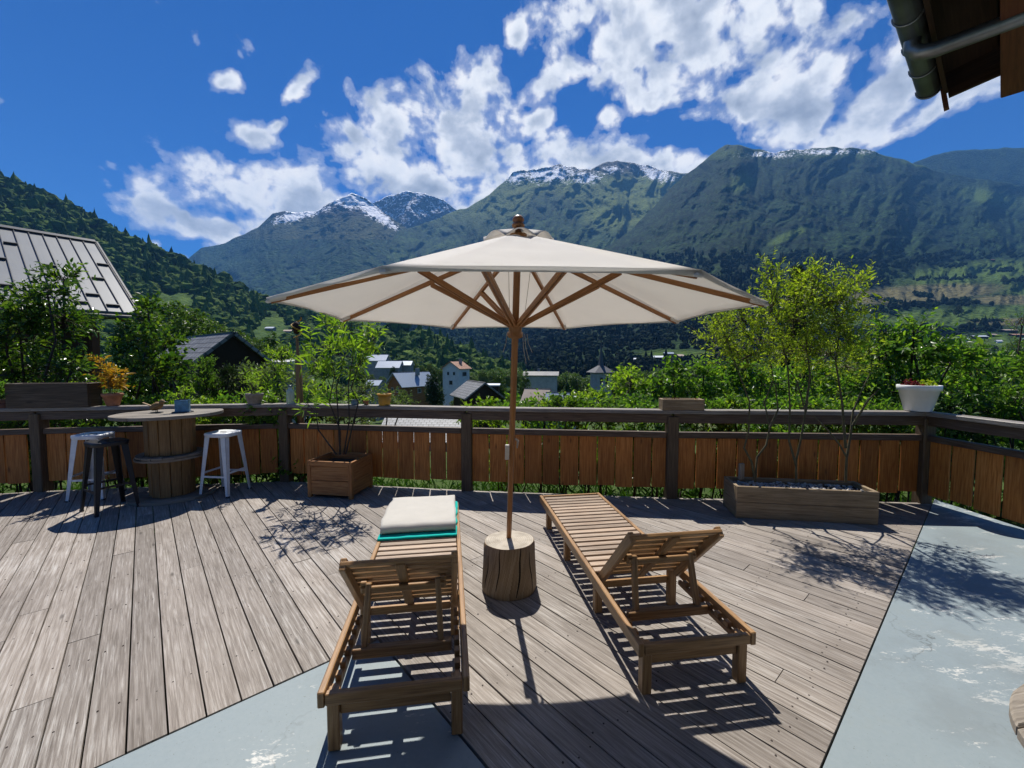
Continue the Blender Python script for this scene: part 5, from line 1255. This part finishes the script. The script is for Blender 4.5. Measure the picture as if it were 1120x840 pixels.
plant('hazel_bush', 'mid green bush behind the small brown trough', 'bush', 7.0, [(715, 422, 20, 18), (736, 408, 14, 22), (752, 424, 22, 18), (770, 404, 14, 14), (778, 430, 18, 14)], 745, -1.1, .11, .06, L_mid, None, 1.0, 8, .28)
plant('hornbeam_bush', 'dense bush directly behind the willows in the long planter', 'bush', 7.0, [(792, 414, 24, 24), (832, 418, 34, 24), (880, 412, 38, 28), (918, 420, 28, 24), (850, 436, 60, 12), (812, 398, 20, 16)], 860, -1.1, .11, .05, L_elder, None, .9, 9, .3)
plant('elder_shrub', 'broad bright elder shrub behind the tapered white pot', 'shrub', 6.3, [(962, 382, 28, 24), (1000, 376, 34, 24), (1040, 388, 32, 24), (1074, 398, 24, 24), (985, 414, 40, 26), (1042, 424, 42, 24), (946, 420, 24, 26), (1082, 428, 22, 18), (966, 358, 12, 12), (1000, 356, 16, 8)], 1010, -.9, .125, .05, L_elder, None, 1.05, 9, .34, .022)
plant('privet_shrub', 'leafy green shrub outside the fence return beside the painted concrete', 'shrub', 5.4, [(1112, 432, 20, 22), (1130, 400, 24, 30), (1150, 440, 30, 30), (1104, 452, 18, 14)], 1125, -.6, .10, .045, L_mid, None, 1.0, 9, .26)
plant('bare_sapling', 'thin half bare sapling rising at the picture edge behind the fence return', 'sapling', 7.0, [(1112, 386, 12, 22), (1118, 352, 8, 24), (1100, 410, 10, 12)], 1114, -.9, .05, .018, L_mid, None, .35, 6, .3, .016, None, .8, .8, .2, 1.0, .1)
# low growth seen between the rails and below the boards
low = [(-12, L_darkl, 'a'), (40, L_elder, 'b'), (100, L_mid, 'c'), (145, L_elder, 'd'), (205, L_fresh, 'e'), (255, L_elder, 'f'), (300, L_mid, 'g'), (350, L_darkl, 'h'), (400, L_gris, 'i'), (540, L_fresh, 'k'), (590, L_elder, 'l'), (640, L_mid, 'm'), (690, L_elder, 'n'), (745, L_darkl, 'o'), (790, L_fresh, 'p'), (840, L_elder, 'q'), (890, L_mid, 'r'), (940, L_fresh, 's'), (985, L_darkl, 't'), (1040, L_darkl, 'u'), (1085, L_elder, 'v')]
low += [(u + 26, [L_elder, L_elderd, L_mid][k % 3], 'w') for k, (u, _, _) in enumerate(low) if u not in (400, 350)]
for i, (u, lm, _) in enumerate(low):
    y = (6.0 if u < 600 else 5.6) + rng.uniform(-.1, .2)
    plant('low_shrub', 'low leafy garden shrub close behind the board fence, seen through its gap', 'shrub', y, [(u + rng.uniform(-14, 14), 447 + rng.uniform(-4, 7), 34, 18), (u + rng.uniform(-22, 22), 480, 32, 18), (u + rng.uniform(-10, 10), 508, 34, 18)], u, -.5, .09, .042, lm, None, 1.5, 8, .17, .012, 'low shrubs along the board fence', .5)
V = []; F = []; n_g = 6500
gx = rng.uniform(-9, 8, n_g); gy = np.interp(gx, [q[0] for q in FENCE[:6]], [q[1] for q in FENCE[:6]]) + .2 + rng.gamma(1.6, .9, n_g)
Pg = np.stack([gx, gy, ground_z(gx, gy)], -1)
V, F = leaf_arrays(Pg, norm(rng.normal(0, .4, (n_g, 3)) + np.array((0, 0, 1.))), norm(rng.normal(0, 1, (n_g, 3))), rng.uniform(.12, .38, n_g), rng.uniform(.012, .03, n_g), .1, .3)
tag(npmesh('grass', V, F, L_darkl, None, False), kind='stuff')

# conifers beyond the garden
def conifer(name, label, u, v_top, v_base, y, rw, lm, group=None, n=900, tagit=True, sz=1.0):
    b = px(u, v_base, y); tp_ = px(u, v_top, y); H = tp_[2] - b[2]; root = thing(name, label, 'tree', b, 0, group)
    mb = MB(); mb.tube([(0, 0, -3), (0, 0, H * .5), (0, 0, H)], [.03 * H ** .8, .015 * H ** .8, .004], 7); mb.build('trunk', M_bark2, root)
    t_ = rng.random(n) ** .75; a = rng.uniform(0, 6.28, n); wh = np.floor(t_ * 16) / 16; t2 = np.clip(wh + rng.normal(0, .012, n), 0, .99)
    rr = rw * (1 - t2) ** .85 * rng.uniform(.25, 1, n); S = np.stack([rr * .3 * np.cos(a), rr * .3 * np.sin(a), H * t2], -1)
    D = norm(np.stack([np.cos(a), np.sin(a), rng.uniform(-.25, .25, n)], -1)); 
    V, F = twig_leaves(S, D, np.maximum(rr * .8, .08 * rw), 9, .16 * rw * sz, .06 * rw * sz, .7); npmesh('crown', V, F, lm, root, False); return root
conifer('spruce_tree', 'narrow dark spruce tip rising behind the willows', 866, 288, 460, 13, 1.0, L_con)

# broad trees of the village: a few kinds, copied
def far_tree(kind):
    root = thing({'round': 'broadleaf_tree', 'poplar': 'poplar_tree', 'dark': 'dark_tree', 'bush': 'round_bush'}[kind], '', 'tree'); H = 10.0
    L = {'round': [((0, 0, 6.6), (2.6, 2.6, 2.3)), ((1.5, .4, 5.2), (2.0, 2, 1.7)), ((-1.6, -.3, 5.0), (2.0, 2, 1.8)), ((.2, -1.4, 4.4), (2.1, 1.8, 1.7)), ((.4, .2, 8.4), (1.6, 1.6, 1.5))],
         'poplar': [((0, 0, 4), (1.6, 1.6, 2.4)), ((.2, 0, 6.2), (1.35, 1.35, 2.2)), ((0, .1, 8.3), (.8, .8, 1.7)), ((-.3, -.5, 3), (1.6, 1.5, 1.6))],
         'dark': [((0, 0, 5.5), (3.0, 3, 2.8)), ((2.0, .3, 4.2), (2.2, 2, 2.2)), ((-2.1, -.2, 4.2), (2.2, 2, 2.2)), ((.2, -1.6, 3.2), (2.6, 2, 2.2)), ((.4, .2, 8.2), (1.4, 1.4, 1.6)), ((-1.2, 0, 7), (1.5, 1.5, 1.5))],
         'bush': [((0, 0, 4), (4, 4, 3.2)), ((2.6, 0, 3), (3, 3, 2.5)), ((-2.7, .3, 3), (3, 3, 2.5)), ((.3, 0, 6.8), (2.4, 2.4, 2.2))]}[kind]
    mb = MB(); mb.tube([(0, 0, -3), (.1, 0, 3), (0, .1, 8.5)], [.32, .22, .05], 7); VS = []; FS = []; off = 0
    for c, r in L:
        c = np.array(c, float); r = np.array(r, float); mb.tube(stem_path((0, 0, max(1.5, c[2] - 3)), c, .05), np.linspace(.13, .04, 6), 5)
        n = int(85 * r[0] * r[2] / 2); q = norm(rng.normal(0, 1, (n, 3))); S = c + q * r * (rng.uniform(.25, 1, n) ** .4 * (1 + .3 * vnoise(q * 2 + c)))[:, None] * .85
        V, F = twig_leaves(S, norm(q + np.array((0, 0, .5)) + rng.normal(0, .4, (n, 3))), rng.uniform(.5, 1.1, n), 7, .42, .26, .9); VS.append(V); FS.append(F + off); off += len(V)
    mb.build('trunk', M_bark2, root)
    lm = {'round': leafmat('village_leaves', [(.035, .075, .014), (.055, .105, .018), (.085, .14, .022), (.11, .17, .03)], .35), 'poplar': leafmat('poplar_leaves', [(.03, .065, .014), (.05, .095, .018), (.075, .125, .022)], .35),
          'dark': leafmat('dark_tree_leaves', [(.010, .026, .010), (.018, .042, .013), (.03, .06, .018)], .2), 'bush': leafmat('bush_leaves', [(.045, .075, .02), (.07, .11, .03), (.11, .15, .045)], .35)}[kind]
    npmesh('crown', np.concatenate(VS), np.concatenate(FS), lm, root, False); return root
proto = {}
def put_tree(kind, u, vt, vb, d, label, group, wide=1.0):
    b = px(u, vb, d); H = px(u, vt, d)[2] - b[2]
    if kind not in proto: o = proto[kind] = far_tree(kind)
    else: o = copy_tree(proto[kind])
    o['label'] = label
    if group: o['group'] = group
    elif 'group' in o: del o['group']
    o.location = [float(c) for c in b]; s = H / 10.0; o.scale = (s * wide, s * wide, s); o.rotation_euler.z = rng.uniform(0, 6.28); return o
put_tree('dark', 474, 404, 452, 60, 'big dark rounded tree standing between the timber chalet and the black barn', None, .72)
put_tree('poplar', 546, 403, 452, 66, 'conical poplar in front of the pale lean-to', None, 1.0)
put_tree('poplar', 574, 406, 448, 84, 'poplar half hidden behind the parasol pole', None, .9)
put_tree('dark', 430, 401, 418, 150, 'dark round tree in front of the long grey house', None, .9)
for u, vt, vb, d, k in ((160, 338, 420, 46, 'round'), (188, 330, 415, 50, 'round'), (212, 338, 412, 48, 'round'), (236, 352, 412, 44, 'round'), (258, 362, 414, 42, 'round'), (282, 370, 416, 46, 'round'), (308, 378, 416, 52, 'round'), (335, 384, 420, 56, 'round'), (355, 392, 424, 60, 'round'), (142, 345, 420, 44, 'poplar'), (298, 362, 412, 70, 'poplar')):
    put_tree(k, u, vt, vb, d, 'bright green broadleaf tree on the slope behind the dark gabled shed' if k == 'round' else 'slender tree among the broadleaf trees behind the dark gabled shed', 'trees behind the dark gabled shed' if k == 'round' else 'slender trees behind the dark gabled shed', 1.2 if k == 'round' else 1)
for u, vt, vb, d in ((606, 411, 438, 170), (618, 407, 436, 172), (630, 408, 436, 165), (642, 413, 438, 160), (672, 412, 440, 160), (688, 408, 440, 170), (704, 406, 440, 165), (722, 404, 440, 175), (742, 402, 440, 180), (760, 400, 440, 190)):
    put_tree('round', u, vt, vb, d, 'leafy tree in the row beyond the village on either side of the church tower', 'row of trees around the church tower', 1.25)
for u, vt, vb, d in ((516, 408, 430, 190), (528, 404, 428, 200), (540, 404, 428, 205), (552, 405, 428, 200), (508, 402, 424, 220), (562, 402, 430, 210)):
    put_tree('round', u, vt, vb, d, 'leafy tree on the slope between the orange roofed house and the parasol pole', 'trees beside the orange roofed house', 1.25)
for u, vt, vb, d in ((396, 402, 420, 130), (406, 408, 424, 110), (418, 410, 428, 100), (432, 413, 430, 105), (462, 398, 412, 150), (470, 396, 410, 170), (452, 392, 404, 190), (482, 402, 418, 150), (390, 396, 412, 160), (440, 424, 446, 60), (422, 430, 450, 50), (500, 430, 450, 58), (560, 428, 452, 60), (632, 436, 456, 60)):
    put_tree('bush', u, vt, vb, d, 'round green bush between the houses of the village', 'bushes between the village houses', .95)
for u, vt, vb, d in ((800, 396, 436, 120), (840, 392, 436, 130), (880, 390, 434, 125), (920, 388, 432, 120), (955, 384, 430, 110), (1000, 380, 430, 120), (1045, 384, 432, 110), (1090, 388, 434, 100), (1130, 384, 434, 105), (782, 400, 436, 150), (1066, 376, 412, 190), (1110, 372, 412, 180)):
    put_tree('round', u, vt, vb, d, 'leafy tree below the meadow slope, beyond the garden shrubs', 'trees below the meadow slope', 1.3)
for u, vt, vb, d in ((1056, 381, 388, 600), (1038, 384, 391, 560), (1078, 389, 397, 520), (1048, 336, 346, 900), (1098, 303, 310, 1200), (1028, 389, 398, 500), (1112, 384, 394, 520), (1088, 379, 386, 620)):
    p = land('mountain_forest_slope', u, vb)
    if p is None: continue
    o = put_tree('dark', u, vt, vb, d, 'lone dark tree standing on the meadow slope', 'lone trees on the meadow slope', 1.2); H = (vb - vt) * p[1] / FPX
    o.location = [float(c) for c in p]; o.scale = (H / 8,) * 3

# willows in the long planter, each on its own bent stems
def staked(name, label, cat, base, paths, blobs, y, ll, lw, lm, dens, per=10, tl=.2, r0=.014, upd=.7, sm=None, dj=.16, droop=.0, group=None, spread=.8, nbr=.5):
    base = np.array(base, float); root = thing(name, label, cat, base, 0, group); mb = MB(); pts = []
    for path in paths:
        P = []
        yo = rng.uniform(-dj, dj)
        for i, (u, v) in enumerate(path):
            f = i / max(1, len(path) - 1); P.append(px(u, v, base[1] + (y - base[1] + yo) * f) - base)
        mb.tube(P, np.linspace(r0, r0 * .35, len(P)), 6); pts += P[len(P) // 3:]
    pts = np.array(pts); VS = []; FS = []; off = 0
    for (u, v, ru_, rv_) in blobs:
        yy = y + rng.uniform(-dj, dj); c = px(u, v, yy) - base; rx = ru_ * yy / FPX; rz = rv_ * yy / FPX; n = int(dens * rx * rz / .03) + 6
        q = norm(rng.normal(0, 1, (n, 3))); S = c + q * np.array((rx, min(rx, .22), rz)) * (rng.uniform(.05, 1, n) ** .5 * (1 + .3 * vnoise(q * 2 + c * 5)))[:, None]
        D = norm(q * .6 + np.array((0, 0, upd)) + rng.normal(0, .45, (n, 3))); LN = tl * rng.uniform(.6, 1.4, n)
        V, F = twig_leaves(S, D, LN, per, ll, lw, spread); VS.append(V); FS.append(F + off); off += len(V)
        k = pts[np.argmin(((pts - c) ** 2).sum(1))]; mb.tube(stem_path(k, c, .08), np.linspace(r0 * .4, r0 * .2, 6), 5)
        mb.tube(stem_path(c, c + np.array((0, 0, rz)), .05), np.linspace(r0 * .2, .001, 6), 4)
        for i in range(n):
            mb.tube([S[i], S[i] + D[i] * LN[i]], [.0022, .0008], 3, False)
            if rng.random() < nbr: mb.tube([c, (c + S[i]) / 2 + rng.normal(0, .015, 3), S[i]], [.004, .003, .002], 3, False)
    mb.build('stem', sm or M_bark, root); npmesh('foliage', np.concatenate(VS), np.concatenate(FS), lm, root, False); return root
L_wil = leafmat('willow_leaves', [(.13, .215, .020), (.20, .29, .030), (.28, .37, .04), (.37, .45, .06), (.16, .245, .024)], .55, .45, (1.4, 1.45, .45))
gb = lambda u: np.array((2.93 + (u - 875) * .0088, 4.27 - (u - 875) * .0013, .27))
staked('willow', 'young willow with forked twisting stems at the umbrella end of the long planter', 'willow', gb(826),
       [[(826, 527), (822, 505), (814, 490), (819, 470), (820, 440), (806, 402), (795, 372)], [(826, 527), (828, 500), (838, 487), (842, 468), (836, 440), (846, 415), (840, 380)], [(842, 468), (851, 448), (848, 420)]],
       [(795, 378, 22, 24), (812, 348, 20, 20), (788, 356, 14, 12), (832, 372, 20, 20), (815, 392, 22, 14), (780, 372, 10, 10)], 4.3, .058, .017, L_wil, 40)
staked('willow', 'tallest willow with a spire of leaves in the middle of the long planter', 'willow', gb(871),
       [[(871, 527), (871, 503), (876, 480), (881, 450), (872, 418), (856, 392)], [(871, 510), (863, 482), (864, 445), (862, 405), (850, 350)], [(881, 450), (886, 410), (880, 360)]],
       [(845, 335, 12, 38), (843, 302, 7, 16), (868, 352, 26, 26), (888, 324, 22, 24), (858, 385, 24, 18), (882, 382, 22, 22), (895, 302, 12, 10), (868, 325, 16, 14)], 4.3, .058, .017, L_wil, 40)
staked('willow', 'young willow with spreading stems at the white pot end of the long planter', 'willow', gb(925),
       [[(925, 527), (926, 500), (918, 486), (905, 470), (890, 455)], [(926, 500), (930, 478), (933, 450), (942, 428), (952, 408)], [(925, 490), (921, 440), (914, 395), (920, 350)], [(933, 465), (948, 440), (962, 425)]],
       [(915, 352, 24, 24), (922, 325, 18, 18), (936, 312, 11, 12), (908, 388, 26, 18), (930, 372, 18, 22), (905, 330, 18, 16), (925, 400, 18, 14)], 4.25, .058, .017, L_wil, 40)
L_peach = leafmat('peach_leaves', [(.0840, .1680, .0168), (.1320, .2280, .0240), (.1920, .2880, .0360), (.2400, .3240, .0480), (.1080, .1920, .0216)], .5)
staked('peach_plant', 'tall slender plant with long drooping bright leaves growing from the cedar planter', 'plant', CED,
       [[(372, 497), (372, 470), (360, 440), (366, 410), (360, 380)], [(372, 497), (370, 460), (368, 425), (375, 395), (385, 365)], [(376, 497), (382, 460), (381, 420), (386, 390)], [(378, 497), (392, 440), (384, 425), (392, 400), (405, 376)], [(368, 497), (348, 470), (346, 452), (335, 440)]],
       [(354, 378, 14, 18), (384, 364, 22, 16), (370, 388, 22, 18), (402, 378, 12, 16), (346, 396, 12, 12), (394, 398, 15, 12), (409, 372, 8, 7), (362, 360, 12, 8), (337, 445, 6, 8)], 5.0, .135, .028, L_peach, 9, 8, .17, .010, .35, M_bark2, .14, 0, None, .9)
